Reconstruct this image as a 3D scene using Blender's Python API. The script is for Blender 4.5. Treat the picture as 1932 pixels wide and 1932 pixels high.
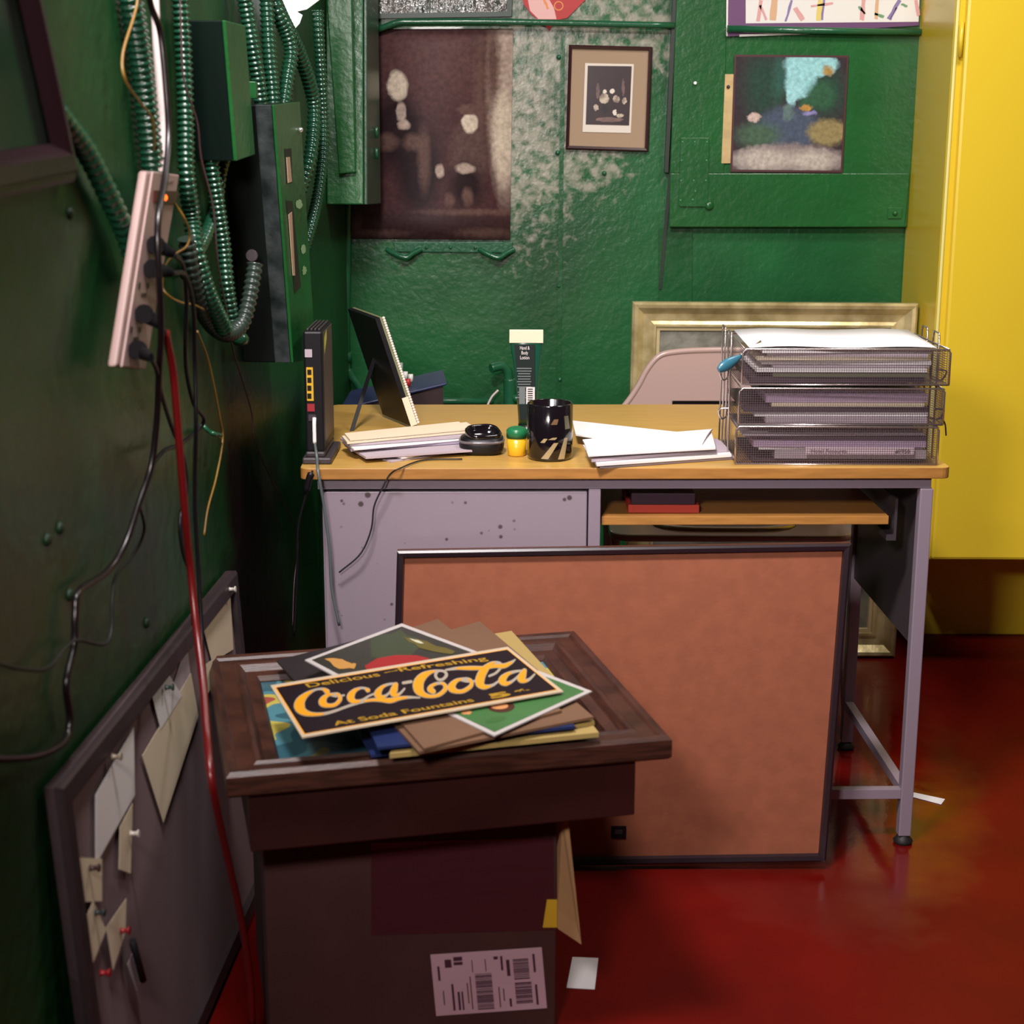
import bpy, bmesh, math, random
from mathutils import Vector, Matrix
random.seed(7)
S = bpy.context.scene
for o in list(bpy.data.objects): bpy.data.objects.remove(o)

# ------------------------------------------------------------------ camera
F, PIT, ROLL = 3000.0, 0.233, 0.003
CAMP = Vector((0.384, -2.813, 1.338))
fw = Vector((0, math.cos(PIT), -math.sin(PIT))); rt0 = Vector((1, 0, 0)); up0 = rt0.cross(fw)
rt = rt0*math.cos(ROLL) + up0*math.sin(ROLL); up = up0*math.cos(ROLL) - rt0*math.sin(ROLL)
cd = bpy.data.cameras.new('camera'); cam = bpy.data.objects.new('camera', cd); S.collection.objects.link(cam)
cam.matrix_world = Matrix(((rt.x, up.x, -fw.x, CAMP.x), (rt.y, up.y, -fw.y, CAMP.y), (rt.z, up.z, -fw.z, CAMP.z), (0, 0, 0, 1)))
cd.sensor_width = 36; cd.sensor_height = 36; cd.lens = F/1932*36; cd.clip_start = .05
cd.dof.use_dof = True; cd.dof.focus_distance = 3.3; cd.dof.aperture_fstop = 5.6
S.camera = cam
# ------------------------------------------------------------------ world, lights, exposure
w = bpy.data.worlds.new('world'); S.world = w; w.use_nodes = True
w.node_tree.nodes['Background'].inputs[0].default_value = (.75, .7, .85, 1)
w.node_tree.nodes['Background'].inputs[1].default_value = .03
S.view_settings.view_transform = 'Standard'; S.view_settings.look = 'None'
S.view_settings.gamma = 1; S.view_settings.use_curve_mapping = False
S.view_settings.exposure = 0.0
def area(name, loc, target, size, power, col):
    l = bpy.data.lights.new(name, 'AREA'); l.energy = power; l.color = col; l.shape = 'RECTANGLE'
    l.size, l.size_y = size
    o = bpy.data.objects.new(name, l); S.collection.objects.link(o); o.location = loc
    o.rotation_euler = (Vector(target)-Vector(loc)).to_track_quat('-Z', 'Y').to_euler(); return o
la = area('ceiling_light_right', (1.3, .1, 2.5), (1.0, .9, .7), (.5, .3), 18, (1, .95, .86))
lb_ = area('ceiling_light_front', (.12, -1.2, 2.5), (.8, .4, .5), (.4, .25), 26, (1, .93, .92)); lb_.data.spread = math.radians(105)
lc_ = area("added_fill_light", (.0, -2.5, 1.75), (1.0, .6, .5), (.25, .25), 10, (1, .91, .86)); lc_.data.spread = math.radians(85)  # unseen low light, added for frontal fill and a slanting shadow

# ------------------------------------------------------------------ geometry of places
WY = 1.41                                             # back wall
WA = math.atan(.047); WN = Vector((math.cos(WA), -math.sin(WA), 0)); WP = Vector((-.114, 0, 0))   # left wall
def ray(px, py): return fw + rt*((px-966)/F) + up*((966-py)/F)
def U(px, py, P0, n):
    d = ray(px, py); return CAMP + d*((Vector(P0)-CAMP).dot(n)/d.dot(n))
def WB(px, py, off=0.0): return U(px, py, (0, WY-off, 0), Vector((0, 1, 0)))
def FR(px, py, y): return U(px, py, (0, y, 0), Vector((0, 1, 0)))
def HZ(px, py, z=.75): return U(px, py, (0, 0, z), Vector((0, 0, 1)))
def WL(px, py, off=0.0): return U(px, py, WP+WN*off, WN)
def wallx(y, off=0.0): return WP.x + .047*y + off
V = Vector

# ------------------------------------------------------------------ materials
MT = {}
def mat(name, col, rough=.5, metal=0, bump=0, bscale=60, var=0, vscale=8, col2=None, spec=.5, coat=0, emit=0, stretch=None):
    if name in MT: return MT[name]
    m = bpy.data.materials.new(name); m.use_nodes = True; nt = m.node_tree; b = nt.nodes['Principled BSDF']
    b.inputs['Base Color'].default_value = (*col, 1); b.inputs['Roughness'].default_value = rough
    b.inputs['Metallic'].default_value = metal; b.inputs['Specular IOR Level'].default_value = spec
    b.inputs['Coat Weight'].default_value = coat; b.inputs['Coat Roughness'].default_value = .12
    if emit: b.inputs['Emission Color'].default_value = (*col, 1); b.inputs['Emission Strength'].default_value = emit
    tc = nt.nodes.new('ShaderNodeTexCoord'); src = tc.outputs['Object']
    if stretch:
        mp = nt.nodes.new('ShaderNodeMapping'); mp.inputs['Scale'].default_value = stretch
        nt.links.new(src, mp.inputs['Vector']); src = mp.outputs[0]
    if var or col2:
        n = nt.nodes.new('ShaderNodeTexNoise'); n.inputs['Scale'].default_value = vscale; n.inputs['Detail'].default_value = 6
        nt.links.new(src, n.inputs['Vector'])
        r = nt.nodes.new('ShaderNodeValToRGB'); nt.links.new(n.outputs['Fac'], r.inputs[0])
        c2 = col2 if col2 else tuple(c*(1-var) for c in col)
        r.color_ramp.elements[0].position = .38; r.color_ramp.elements[1].position = .62
        r.color_ramp.elements[0].color = (*c2, 1); r.color_ramp.elements[1].color = (*col, 1)
        nt.links.new(r.outputs[0], b.inputs['Base Color'])
    if bump:
        n2 = nt.nodes.new('ShaderNodeTexNoise'); n2.inputs['Scale'].default_value = bscale; n2.inputs['Detail'].default_value = 4
        nt.links.new(src, n2.inputs['Vector'])
        bp = nt.nodes.new('ShaderNodeBump'); bp.inputs['Strength'].default_value = bump; bp.inputs['Distance'].default_value = .004
        nt.links.new(n2.outputs['Fac'], bp.inputs['Height']); nt.links.new(bp.outputs[0], b.inputs['Normal'])
    MT[name] = m; return m
def mesh_mat(name, col):
    m = bpy.data.materials.new(name); m.use_nodes = True; nt = m.node_tree; b = nt.nodes['Principled BSDF']
    b.inputs['Base Color'].default_value = (*col, 1); b.inputs['Metallic'].default_value = .6; b.inputs['Roughness'].default_value = .45
    tc = nt.nodes.new('ShaderNodeTexCoord'); mp = nt.nodes.new('ShaderNodeMapping')
    mp.inputs['Rotation'].default_value = (0, math.radians(45), 0); mp.inputs['Scale'].default_value = (330, 330, 330)
    nt.links.new(tc.outputs['Object'], mp.inputs['Vector'])
    ck = nt.nodes.new('ShaderNodeTexChecker'); ck.inputs['Scale'].default_value = 1
    ck.inputs['Color1'].default_value = (1, 1, 1, 1); ck.inputs['Color2'].default_value = (0, 0, 0, 1)
    sx = nt.nodes.new('ShaderNodeSeparateXYZ'); cb = nt.nodes.new('ShaderNodeCombineXYZ')
    nt.links.new(mp.outputs[0], sx.inputs[0]); nt.links.new(sx.outputs[0], cb.inputs[0]); nt.links.new(sx.outputs[2], cb.inputs[2])
    cb.inputs[1].default_value = .5
    nt.links.new(cb.outputs[0], ck.inputs['Vector'])
    mx = nt.nodes.new('ShaderNodeMath'); mx.operation = 'MULTIPLY_ADD'; mx.inputs[1].default_value = .62; mx.inputs[2].default_value = .12
    nt.links.new(ck.outputs['Fac'], mx.inputs[0]); nt.links.new(mx.outputs[0], b.inputs['Alpha'])
    MT[name] = m; return m

green = mat('green_paint', (.011, .10, .028), .3, bump=.5, bscale=35, var=.3, vscale=3)
greenb = mat('green_paint_smooth', (.012, .105, .024), .3, bump=.35, bscale=60, var=.2, vscale=5)
greend = mat('green_paint_metal', (.014, .10, .045), .25, bump=.25, bscale=90, coat=.3)
greenk = mat('dark_green_conduit', (.008, .052, .026), .22, bump=.1, bscale=200, coat=.4)
red_fl = mat('red_floor_paint', (.125, .003, .0015), .2, bump=.1, bscale=25, var=.25, vscale=4, spec=.35)
yellow = mat('yellow_enamel', (.72, .51, .03), .3, bump=.05, bscale=40, coat=.2)
ceil_m = mat('ceiling_paint', (.22, .20, .18), .7)
lam = mat('wood_laminate', (.50, .29, .07), .35, var=.15, vscale=10, stretch=(1, 12, 12))
lame = mat('wood_laminate_edge', (.38, .17, .04), .4, var=.2, vscale=14, stretch=(1, 8, 8))
mauve = mat('grey_mauve_enamel', (.25, .20, .25), .35, metal=.1, bump=.05, bscale=50)
dmetal = mat('dark_steel', (.06, .045, .055), .4, metal=.3)
black = mat('black_plastic', (.006, .005, .007), .42, spec=.3)
blackg = mat('black_gloss', (.006, .004, .006), .08, coat=.5)
rubber = mat('black_rubber', (.008, .007, .007), .6)
dwood = mat('dark_stained_wood', (.055, .017, .010), .42, bump=.12, bscale=30, var=.5, vscale=9, stretch=(2, 2, 18))
dwoodx = mat('dark_stained_wood_side', (.028, .005, .004), .45, var=.3, vscale=9)
gold = mat('worn_gold_leaf', (.72, .60, .32), .28, metal=.45, bump=.15, bscale=40, col2=(.40, .31, .14), vscale=14)
hard = mat('brown_hardboard', (.27, .078, .036), .75, bump=.08, bscale=120, var=.12, vscale=30)
paper = mat('white_paper', (.72, .68, .68), .7, bump=.05, bscale=30)
paper2 = mat('cream_paper', (.66, .55, .40), .7)
paper3 = mat('mauve_grey_paper', (.40, .33, .37), .7)
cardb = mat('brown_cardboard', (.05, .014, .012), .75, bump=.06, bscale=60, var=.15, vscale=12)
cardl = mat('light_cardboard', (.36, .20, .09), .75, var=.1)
chrome = mat('steel_wire', (.55, .48, .48), .25, metal=.9)
beige = mat('beige_enamel', (.42, .29, .26), .28, coat=.2)
white_m = mat('white_plastic', (.75, .62, .60), .4)
orange = mat('orange_paint', (.85, .36, .02), .5)
cream = mat('cream_paint', (.48, .38, .27), .5)
signk = mat('black_enamel', (.010, .004, .007), .55, spec=.25)
gtext = mat('yellow_ochre_paint', (.36, .20, .01), .5)
pink = mat('red_paper', (.45, .012, .012), .5)
peel_m = None

# ------------------------------------------------------------------ mesh builder
class B:
    def __init__(s): s.v = []; s.f = []; s.m = []; s.s = []
    def face(s, idx, m=0, sm=False): s.f.append(tuple(idx)); s.m.append(m); s.s.append(sm)
    def add(s, vs, fs, m=0, sm=False):
        n = len(s.v); s.v += [V(a) for a in vs]
        for f in fs: s.face([n+i for i in f], m, sm)
        return s
    def poly(s, pts, m=0): return s.add(pts, [list(range(len(pts)))], m)
    def prism(s, pts, d, m=0, m2=None):
        d = V(d); n = len(pts); q = [V(p)+d for p in pts]
        s.add([V(p) for p in pts]+q, [list(range(n))[::-1]]+[list(range(n, 2*n))], m)
        k = len(s.v)-2*n
        for i in range(n):
            j = (i+1) % n; s.face([k+i, k+j, k+n+j, k+n+i], m if m2 is None else m2)
        return s
    def box(s, a, b, m=0, R=None, o=None):
        (x0, y0, z0), (x1, y1, z1) = a, b
        p = [V((x, y, z)) for z in (z0, z1) for (x, y) in ((x0, y0), (x1, y0), (x1, y1), (x0, y1))]
        if R is not None: p = [V(o)+R@(q-V(o)) for q in p]
        return s.add(p, [(0, 3, 2, 1), (4, 5, 6, 7), (0, 1, 5, 4), (1, 2, 6, 5), (2, 3, 7, 6), (3, 0, 4, 7)], m)
    def obox(s, c, ax, ay, az, m=0):     # centre and three half-axis vectors
        c, ax, ay, az = V(c), V(ax), V(ay), V(az)
        p = [c-ax-ay-az, c+ax-ay-az, c+ax+ay-az, c-ax+ay-az, c-ax-ay+az, c+ax-ay+az, c+ax+ay+az, c-ax+ay+az]
        return s.add(p, [(0, 3, 2, 1), (4, 5, 6, 7), (0, 1, 5, 4), (1, 2, 6, 5), (2, 3, 7, 6), (3, 0, 4, 7)], m)
    def tube(s, path, r, seg=10, m=0, rib=0, pitch=.006, amp=.13, smooth=True, cap=True, flat=1.0, closed=False):
        P = spline(path, smooth, closed)
        if rib:
            P = resample(P, pitch/4.0)
        n = len(P); base = len(s.v); T = []
        for i in range(n):
            a = P[(i-1) % n] if closed else P[max(i-1, 0)]; b = P[(i+1) % n] if closed else P[min(i+1, n-1)]
            t = (b-a); T.append(t.normalized() if t.length > 1e-9 else V((0, 0, 1)))
        ref = V((0, 0, 1)) if abs(T[0].z) < .9 else V((1, 0, 0)); nrm = (ref-T[0]*ref.dot(T[0])).normalized()
        for i in range(n):
            nrm = (nrm-T[i]*nrm.dot(T[i])).normalized(); bn = T[i].cross(nrm)
            rr = r(i/(n-1)) if callable(r) else r
            if rib: rr *= (1 + amp*math.cos(i*math.pi/2))
            for k in range(seg):
                a = 2*math.pi*k/seg; s.v.append(P[i]+nrm*(rr*math.cos(a))+bn*(rr*math.sin(a)*flat))
        for i in range(n if closed else n-1):
            for k in range(seg):
                a = base+i*seg+k; b = base+i*seg+(k+1) % seg; j = (i+1) % n
                s.face((a, b, base+j*seg+(k+1) % seg, base+j*seg+k), m, True)
        if cap and not closed:
            s.face([base+k for k in range(seg)][::-1], m); s.face([base+(n-1)*seg+k for k in range(seg)], m)
        return s
    def lathe(s, c, prof, seg=32, m=0, axis=None, sx=1, sy=1, pw=2.0, caps=True):
        c = V(c); R = axis.to_track_quat('Z', 'Y').to_matrix() if axis is not None else Matrix.Identity(3); base = len(s.v)
        for (r, z) in prof:
            for k in range(seg):
                a = 2*math.pi*k/seg; ca, sa = math.cos(a), math.sin(a)
                q = (abs(ca)**pw+abs(sa)**pw)**(-1/pw)
                s.v.append(c+R@V((r*q*ca*sx, r*q*sa*sy, z)))
        for i in range(len(prof)-1):
            for k in range(seg):
                a = base+i*seg+k; b = base+i*seg+(k+1) % seg; s.face((a, b, b+seg, a+seg), m, True)
        if caps:
            s.face([base+k for k in range(seg)][::-1], m); s.face([base+(len(prof)-1)*seg+k for k in range(seg)], m)
        return s
    def sweep(s, q, n, prof, m=0):       # mitred frame: q = 4 outer corners in order, n = front normal, prof = (inset, height)
        n = V(n).normalized(); q = [V(a) for a in q]; base = len(s.v); K = len(prof)
        e = [(q[(i+1) % 4]-q[i]).normalized() for i in range(4)]
        for i in range(4):
            d1 = e[i]; d0 = -e[i-1]; sn = d1.cross(d0).length
            for (ins, h) in prof: s.v.append(q[i]+(d1+d0)*(ins/max(sn, .2))+n*h)
        for i in range(4):
            j = (i+1) % 4
            for k in range(K-1): s.face((base+i*K+k, base+j*K+k, base+j*K+k+1, base+i*K+k+1), m)
        return s
    def ball(s, c, r, m=0, sc=(1, 1, 1), seg=14):
        c = V(c); base = len(s.v); rn = seg//2
        for i in range(rn+1):
            t = math.pi*i/rn
            for k in range(seg):
                a = 2*math.pi*k/seg; s.v.append(c+V((r*math.sin(t)*math.cos(a)*sc[0], r*math.sin(t)*math.sin(a)*sc[1], r*math.cos(t)*sc[2])))
        for i in range(rn):
            for k in range(seg):
                a = base+i*seg+k; b = base+i*seg+(k+1) % seg; s.face((a, a+seg, b+seg, b), m, True)
        return s
def spline(path, smooth=True, closed=False, sub=8):
    P = [V(p) for p in path]
    if not smooth or len(P) < 3: return P
    out = []; n = len(P); rng = n if closed else n-1
    for i in range(rng):
        if closed: p0, p1, p2, p3 = P[(i-1) % n], P[i], P[(i+1) % n], P[(i+2) % n]
        else:
            p1, p2 = P[i], P[i+1]; p0 = P[i-1] if i > 0 else p1*2-p2; p3 = P[i+2] if i+2 < n else p2*2-p1
        for k in range(sub):
            t = k/sub; out.append(.5*((2*p1)+(p2-p0)*t+(2*p0-5*p1+4*p2-p3)*t*t+(3*p1-p0-3*p2+p3)*t**3))
    if not closed: out.append(P[-1])
    return out
def resample(P, step):
    out = [P[0]]; acc = 0
    for i in range(1, len(P)):
        a, b = P[i-1], P[i]; L = (b-a).length; d = step-acc
        while d <= L: out.append(a+(b-a)*(d/L)); d += step
        acc = L-(d-step)
    return out
def text_b(b, s, A, Bp, upv, hgt, m=0, lift=V((0, 0, 0)), bold=0):
    cu = bpy.data.curves.new('t', 'FONT'); cu.body = s; cu.size = 1; cu.offset = bold
    o = bpy.data.objects.new('t', cu); S.collection.objects.link(o); bpy.context.view_layer.update()
    me = o.to_mesh(); xs = [v.co.x for v in me.vertices]; x0, x1 = min(xs), max(xs); A, Bp, upv = V(A), V(Bp), V(upv).normalized()
    vs = [A+(Bp-A)*((v.co.x-x0)/(x1-x0))+upv*(v.co.y/.7*hgt)+lift for v in me.vertices]
    b.add(vs, [tuple(p.vertices) for p in me.polygons], m)
    o.to_mesh_clear(); bpy.data.objects.remove(o); bpy.data.curves.remove(cu)

def mk(name, b, mats, base, parent=None, bevel=0, seg=2):
    me = bpy.data.meshes.new(name); me.from_pydata([tuple(v-base) for v in b.v], [], b.f)
    for i, p in enumerate(me.polygons): p.material_index = b.m[i]; p.use_smooth = b.s[i]
    for m in (mats if isinstance(mats, (list, tuple)) else [mats]): me.materials.append(m)
    o = bpy.data.objects.new(name, me); S.collection.objects.link(o)
    bm = bmesh.new(); bm.from_mesh(me); bmesh.ops.recalc_face_normals(bm, faces=bm.faces); bm.to_mesh(me); bm.free()
    if bevel:
        md = o.modifiers.new('bevel', 'BEVEL'); md.width = bevel; md.segments = seg; md.limit_method = 'ANGLE'; md.angle_limit = .7
    if parent: o.parent = parent
    return o
def base_of(bs):
    vs = [v for b in bs for v in b.v]; xs = [v.x for v in vs]; ys = [v.y for v in vs]
    return V(((min(xs)+max(xs))/2, (min(ys)+max(ys))/2, min(v.z for v in vs)))
class Thing:
    def __init__(s, name, label, cat, group=None, kind=None): s.n = name; s.l = label; s.c = cat; s.g = group; s.k = kind; s.p = []
    def part(s, name, b, mats, under=None, bevel=0, label=None): s.p.append((name, b, mats, under, bevel, label)); return len(s.p)-1
    def done(s):
        base = base_of([p[1] for p in s.p])
        e = bpy.data.objects.new(s.n, None); S.collection.objects.link(e); e.location = base; e.empty_display_size = .05
        if s.k: e['kind'] = s.k
        else: e['label'] = s.l; e['category'] = s.c
        if s.g: e['group'] = s.g
        os = []
        for (n, b, m, u, bv, lb) in s.p:
            o = mk(n, b, m, base, os[u] if u is not None else e, bv)
            if lb: o['label'] = lb
            os.append(o)
        return e
def one(name, label, cat, b, mats, group=None, bevel=0):
    base = base_of([b]); o = mk(name, b, mats, base, None, bevel); o.location = base
    o['label'] = label; o['category'] = cat
    if group: o['group'] = group
    return o
def struct(name, b, mats, bevel=0, parent=None):
    base = base_of([b]) if parent is None else parent.location; o = mk(name, b, mats, base, parent, bevel)
    if parent is None: o.location = base
    o['kind'] = 'structure'; return o

# ------------------------------------------------------------------ the setting
fb = B().box((-.6, -4.2, -.05), (3.2, WY+.1, 0)); FB = base_of([fb]); nt = red_fl.node_tree; pb = nt.nodes['Principled BSDF']
tc = nt.nodes.new('ShaderNodeTexCoord'); sep = nt.nodes.new('ShaderNodeSeparateXYZ'); nt.links.new(tc.outputs['Object'], sep.inputs[0])
def nz(sc, det=5, dist=0):
    n = nt.nodes.new('ShaderNodeTexNoise'); n.inputs['Scale'].default_value = sc; n.inputs['Detail'].default_value = det
    n.inputs['Distortion'].default_value = dist; nt.links.new(tc.outputs['Object'], n.inputs['Vector']); return n
def mth(op, a, b=None, c=None):
    n = nt.nodes.new('ShaderNodeMath'); n.operation = op
    for i, x in enumerate((a, b, c)):
        if x is None: continue
        if isinstance(x, (int, float)): n.inputs[i].default_value = x
        else: nt.links.new(x, n.inputs[i])
    return n.outputs[0]
# a worn, polished patch under the desk; the paint elsewhere is dull
cx_, cy_ = 1.0-FB.x, .62-FB.y
dx = mth('DIVIDE', mth('SUBTRACT', sep.outputs[0], cx_), .36); dy = mth('DIVIDE', mth('SUBTRACT', sep.outputs[1], cy_), .85)
k_ = mth('ADD', mth('SQRT', mth('ADD', mth('MULTIPLY', dx, dx), mth('MULTIPLY', dy, dy))), mth('MULTIPLY', mth('SUBTRACT', nz(9).outputs['Fac'], .5), .5))
for inp, lo, hi in (('Roughness', .10, .48), ('Specular IOR Level', .9, .12)):
    mr = nt.nodes.new('ShaderNodeMapRange'); mr.inputs['From Min'].default_value = .75; mr.inputs['From Max'].default_value = 1.15
    mr.inputs['To Min'].default_value = lo; mr.inputs['To Max'].default_value = hi; nt.links.new(k_, mr.inputs['Value']); nt.links.new(mr.outputs[0], pb.inputs[inp])
struct('floor', fb, red_fl)
struct('ceiling', B().box((-.6, -4.2, 2.6), (3.2, WY+.1, 2.65)), ceil_m)
# back wall with worn, peeled paint; its pale patches also hold painted-in glare
wm = bpy.data.materials.new('worn_glare_green_paint'); wm.use_nodes = True; nt = wm.node_tree; pb = nt.nodes['Principled BSDF']
tc = nt.nodes.new('ShaderNodeTexCoord')
def nz(sc, det=5, dist=0):
    n = nt.nodes.new('ShaderNodeTexNoise'); n.inputs['Scale'].default_value = sc; n.inputs['Detail'].default_value = det
    n.inputs['Distortion'].default_value = dist; nt.links.new(tc.outputs['Object'], n.inputs['Vector']); return n
def mth(op, a, b=None, c=None):
    n = nt.nodes.new('ShaderNodeMath'); n.operation = op
    for i, x in enumerate((a, b, c)):
        if x is None: continue
        if isinstance(x, (int, float)): n.inputs[i].default_value = x
        else: nt.links.new(x, n.inputs[i])
    return n.outputs[0]
sep = nt.nodes.new('ShaderNodeSeparateXYZ'); nt.links.new(tc.outputs['Object'], sep.inputs[0])
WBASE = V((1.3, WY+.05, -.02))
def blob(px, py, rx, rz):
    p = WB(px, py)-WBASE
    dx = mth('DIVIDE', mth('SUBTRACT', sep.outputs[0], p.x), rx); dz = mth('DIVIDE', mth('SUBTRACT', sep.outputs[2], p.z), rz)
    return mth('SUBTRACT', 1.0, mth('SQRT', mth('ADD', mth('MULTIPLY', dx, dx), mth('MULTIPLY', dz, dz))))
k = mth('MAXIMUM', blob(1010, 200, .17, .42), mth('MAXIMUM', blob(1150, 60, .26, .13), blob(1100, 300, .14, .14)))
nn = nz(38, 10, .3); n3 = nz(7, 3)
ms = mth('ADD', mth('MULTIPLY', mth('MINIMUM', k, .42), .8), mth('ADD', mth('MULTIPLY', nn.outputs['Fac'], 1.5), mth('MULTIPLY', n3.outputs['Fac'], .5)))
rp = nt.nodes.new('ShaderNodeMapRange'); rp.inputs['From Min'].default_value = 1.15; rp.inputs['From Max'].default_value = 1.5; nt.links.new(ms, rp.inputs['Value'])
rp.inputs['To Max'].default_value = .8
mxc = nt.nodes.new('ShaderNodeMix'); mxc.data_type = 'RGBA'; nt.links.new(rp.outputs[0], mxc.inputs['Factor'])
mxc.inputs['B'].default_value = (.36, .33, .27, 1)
rr = nt.nodes.new('ShaderNodeValToRGB'); nt.links.new(nz(3, 4).outputs['Fac'], rr.inputs[0])
rr.color_ramp.elements[0].color = (.007, .060, .018, 1); rr.color_ramp.elements[1].color = (.013, .115, .033, 1)
rr.color_ramp.elements[0].position = .35; rr.color_ramp.elements[1].position = .65
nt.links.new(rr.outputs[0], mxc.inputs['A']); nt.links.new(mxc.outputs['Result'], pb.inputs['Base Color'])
pb.inputs['Roughness'].default_value = .3; pb.inputs['Coat Weight'].default_value = .12
bp = nt.nodes.new('ShaderNodeBump'); bp.inputs['Strength'].default_value = .32; bp.inputs['Distance'].default_value = .004
nt.links.new(mth('ADD', nz(70, 5).outputs['Fac'], mth('MULTIPLY', nz(14, 3).outputs['Fac'], 1.2)), bp.inputs['Height']); nt.links.new(bp.outputs[0], pb.inputs['Normal'])
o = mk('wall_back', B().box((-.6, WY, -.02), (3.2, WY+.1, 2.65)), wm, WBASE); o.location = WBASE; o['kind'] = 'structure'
b = B(); y0, y1 = -4.2, WY+.05
b.prism([(wallx(y0), y0, -.02), (wallx(y1), y1, -.02), (wallx(y1), y1, 2.62), (wallx(y0), y0, 2.62)], -WN*.1)
LBASE = base_of([b]); lm = bpy.data.materials.new('dark_patched_green_paint'); lm.use_nodes = True; nt = lm.node_tree; pb = nt.nodes['Principled BSDF']
tc = nt.nodes.new('ShaderNodeTexCoord'); sep = nt.nodes.new('ShaderNodeSeparateXYZ'); nt.links.new(tc.outputs['Object'], sep.inputs[0])
def blob2(px, py, ry, rz):
    p = WL(px, py)-LBASE
    dx = mth('DIVIDE', mth('SUBTRACT', sep.outputs[1], p.y), ry); dz = mth('DIVIDE', mth('SUBTRACT', sep.outputs[2], p.z), rz)
    return mth('SUBTRACT', 1.0, mth('SQRT', mth('ADD', mth('MULTIPLY', dx, dx), mth('MULTIPLY', dz, dz))))
k = mth('MAXIMUM', blob2(485, 1020, .42, .30), mth('MAXIMUM', blob2(450, 880, .22, .35), blob2(500, 1180, .5, .25)))  # near-black brown patches on the lower wall left of the desk
ms = mth('ADD', mth('MULTIPLY', k, .8), mth('MULTIPLY', nz(6, 6, .4).outputs['Fac'], .9))
rp = nt.nodes.new('ShaderNodeMapRange'); rp.inputs['From Min'].default_value = .5; rp.inputs['From Max'].default_value = .9; nt.links.new(ms, rp.inputs['Value'])
mxc = nt.nodes.new('ShaderNodeMix'); mxc.data_type = 'RGBA'; nt.links.new(rp.outputs[0], mxc.inputs['Factor'])
mxc.inputs['B'].default_value = (.012, .005, .006, 1)
rr = nt.nodes.new('ShaderNodeValToRGB'); nt.links.new(nz(2.5, 4).outputs['Fac'], rr.inputs[0])
rr.color_ramp.elements[0].color = (.005, .034, .009, 1); rr.color_ramp.elements[1].color = (.010, .068, .017, 1)
rr.color_ramp.elements[0].position = .35; rr.color_ramp.elements[1].position = .65
nt.links.new(rr.outputs[0], mxc.inputs['A']); nt.links.new(mxc.outputs['Result'], pb.inputs['Base Color'])
pb.inputs['Roughness'].default_value = .36; pb.inputs['Specular IOR Level'].default_value = .4
bp = nt.nodes.new('ShaderNodeBump'); bp.inputs['Strength'].default_value = .5; bp.inputs['Distance'].default_value = .005
nt.links.new(nz(30, 5).outputs['Fac'], bp.inputs['Height']); nt.links.new(bp.outputs[0], pb.inputs['Normal'])
struct('wall_left', b, lm)
struct('wall_right', B().box((3.1, -4.2, -.02), (3.2, WY+.1, 2.62)), ceil_m)
struct('wall_front', B().box((-.6, -4.3, -.02), (3.2, -4.2, 2.62)), ceil_m)
# recessed lower right wall panel, raised hatch door with frame and rivets
def wbpoly(pts, off0, off1): return B().prism([WB(x, y, off0) for x, y in pts], (0, -(off1-off0), 0))
struct('trim_1', wbpoly([(1058, 60), (1066, 60), (1058, 768), (1050, 768)], 0, .004), green)
struct('trim_2', wbpoly([(1243, 432), (1306, 432), (1304, 780), (1243, 780)], 0, .006), green)
hatch = Thing('door_1', None, None, kind='structure')
hatch.part('panel', wbpoly([(1278, -60), (1742, -60), (1706, 428), (1262, 428)], 0, .03), greenb, bevel=.003)
hatch.part('bottom_rail', wbpoly([(1264, 327), (1716, 327), (1706, 428), (1262, 428)], .03, .036), greenb, bevel=.002)
hatch.part('left_stile', wbpoly([(1278, -60), (1372, -60), (1366, 327), (1264, 327)], .03, .034), greenb, bevel=.002)
hp = hatch.part('rivet_plate', wbpoly([(1284, 260), (1338, 260), (1336, 388), (1280, 388)], .036, .039), greenb, bevel=.001)
for (x, y) in [(1288, 268), (1311, 268), (1334, 268), (1286, 303), (1333, 303), (1285, 341), (1309, 341), (1332, 341), (1312, 361), (1284, 378), (1307, 377)]:
    hatch.part('rivet', B().ball(WB(x, y, .039), .0032, sc=(1, .6, 1), seg=8), mat('rivet_paint', (.05, .2, .1), .25), under=hp)
c = WB(1338, 388, .04)
hatch.part('latch', B().ball(c, .012, sc=(1, .5, 1)).box((c.x-.075, c.y-.003, c.z-.002), (c.x, c.y+.004, c.z+.003)), greenb)
c = WB(1688, 402, .038)
hatch.part('corner_plate', B().box((c.x-.018, c.y-.003, c.z-.014), (c.x+.018, c.y+.004, c.z+.014)).ball(c-V((0, .004, 0)), .007), greenb, bevel=.001)
hatch.done()
o = struct('trim_3', wbpoly([(1268, 0), (1275, 0), (1259, 325), (1252, 325)], .002, .03).prism([WB(1262, 322, .002), WB(1268, 322, .002), WB(1248, 545, .002), WB(1243, 545, .002)], (0, -.008, 0)), mat('dark_seam', (.03, .035, .03), .4, metal=.3))
# grimy window strip at the top left of the back wall
wn = Thing('window_1', None, None, kind='structure')
wn.part('window_frame', B().sweep([WB(705, 36, 0), WB(965, 32, 0), WB(970, -90, 0), WB(705, -90, 0)], (0, -1, 0), [(0, 0), (0, .02), (.012, .02), (.012, .004)]).sweep([WB(805, 30, 0), WB(812, 30, 0), WB(812, -90, 0), WB(805, -90, 0)], (0, -1, 0), [(0, 0), (0, .016), (.003, .016)]), mat('green_black_paint', (.01, .03, .018), .4))
wn.part('pane', B().poly([WB(710, 30, .006), WB(960, 28, .006), WB(964, -88, .006), WB(712, -88, .006)]), mat('grimy_glass', (.10, .09, .08), .12, bump=.8, bscale=45, col2=(.01, .03, .02), vscale=20))
wn.done()

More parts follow.
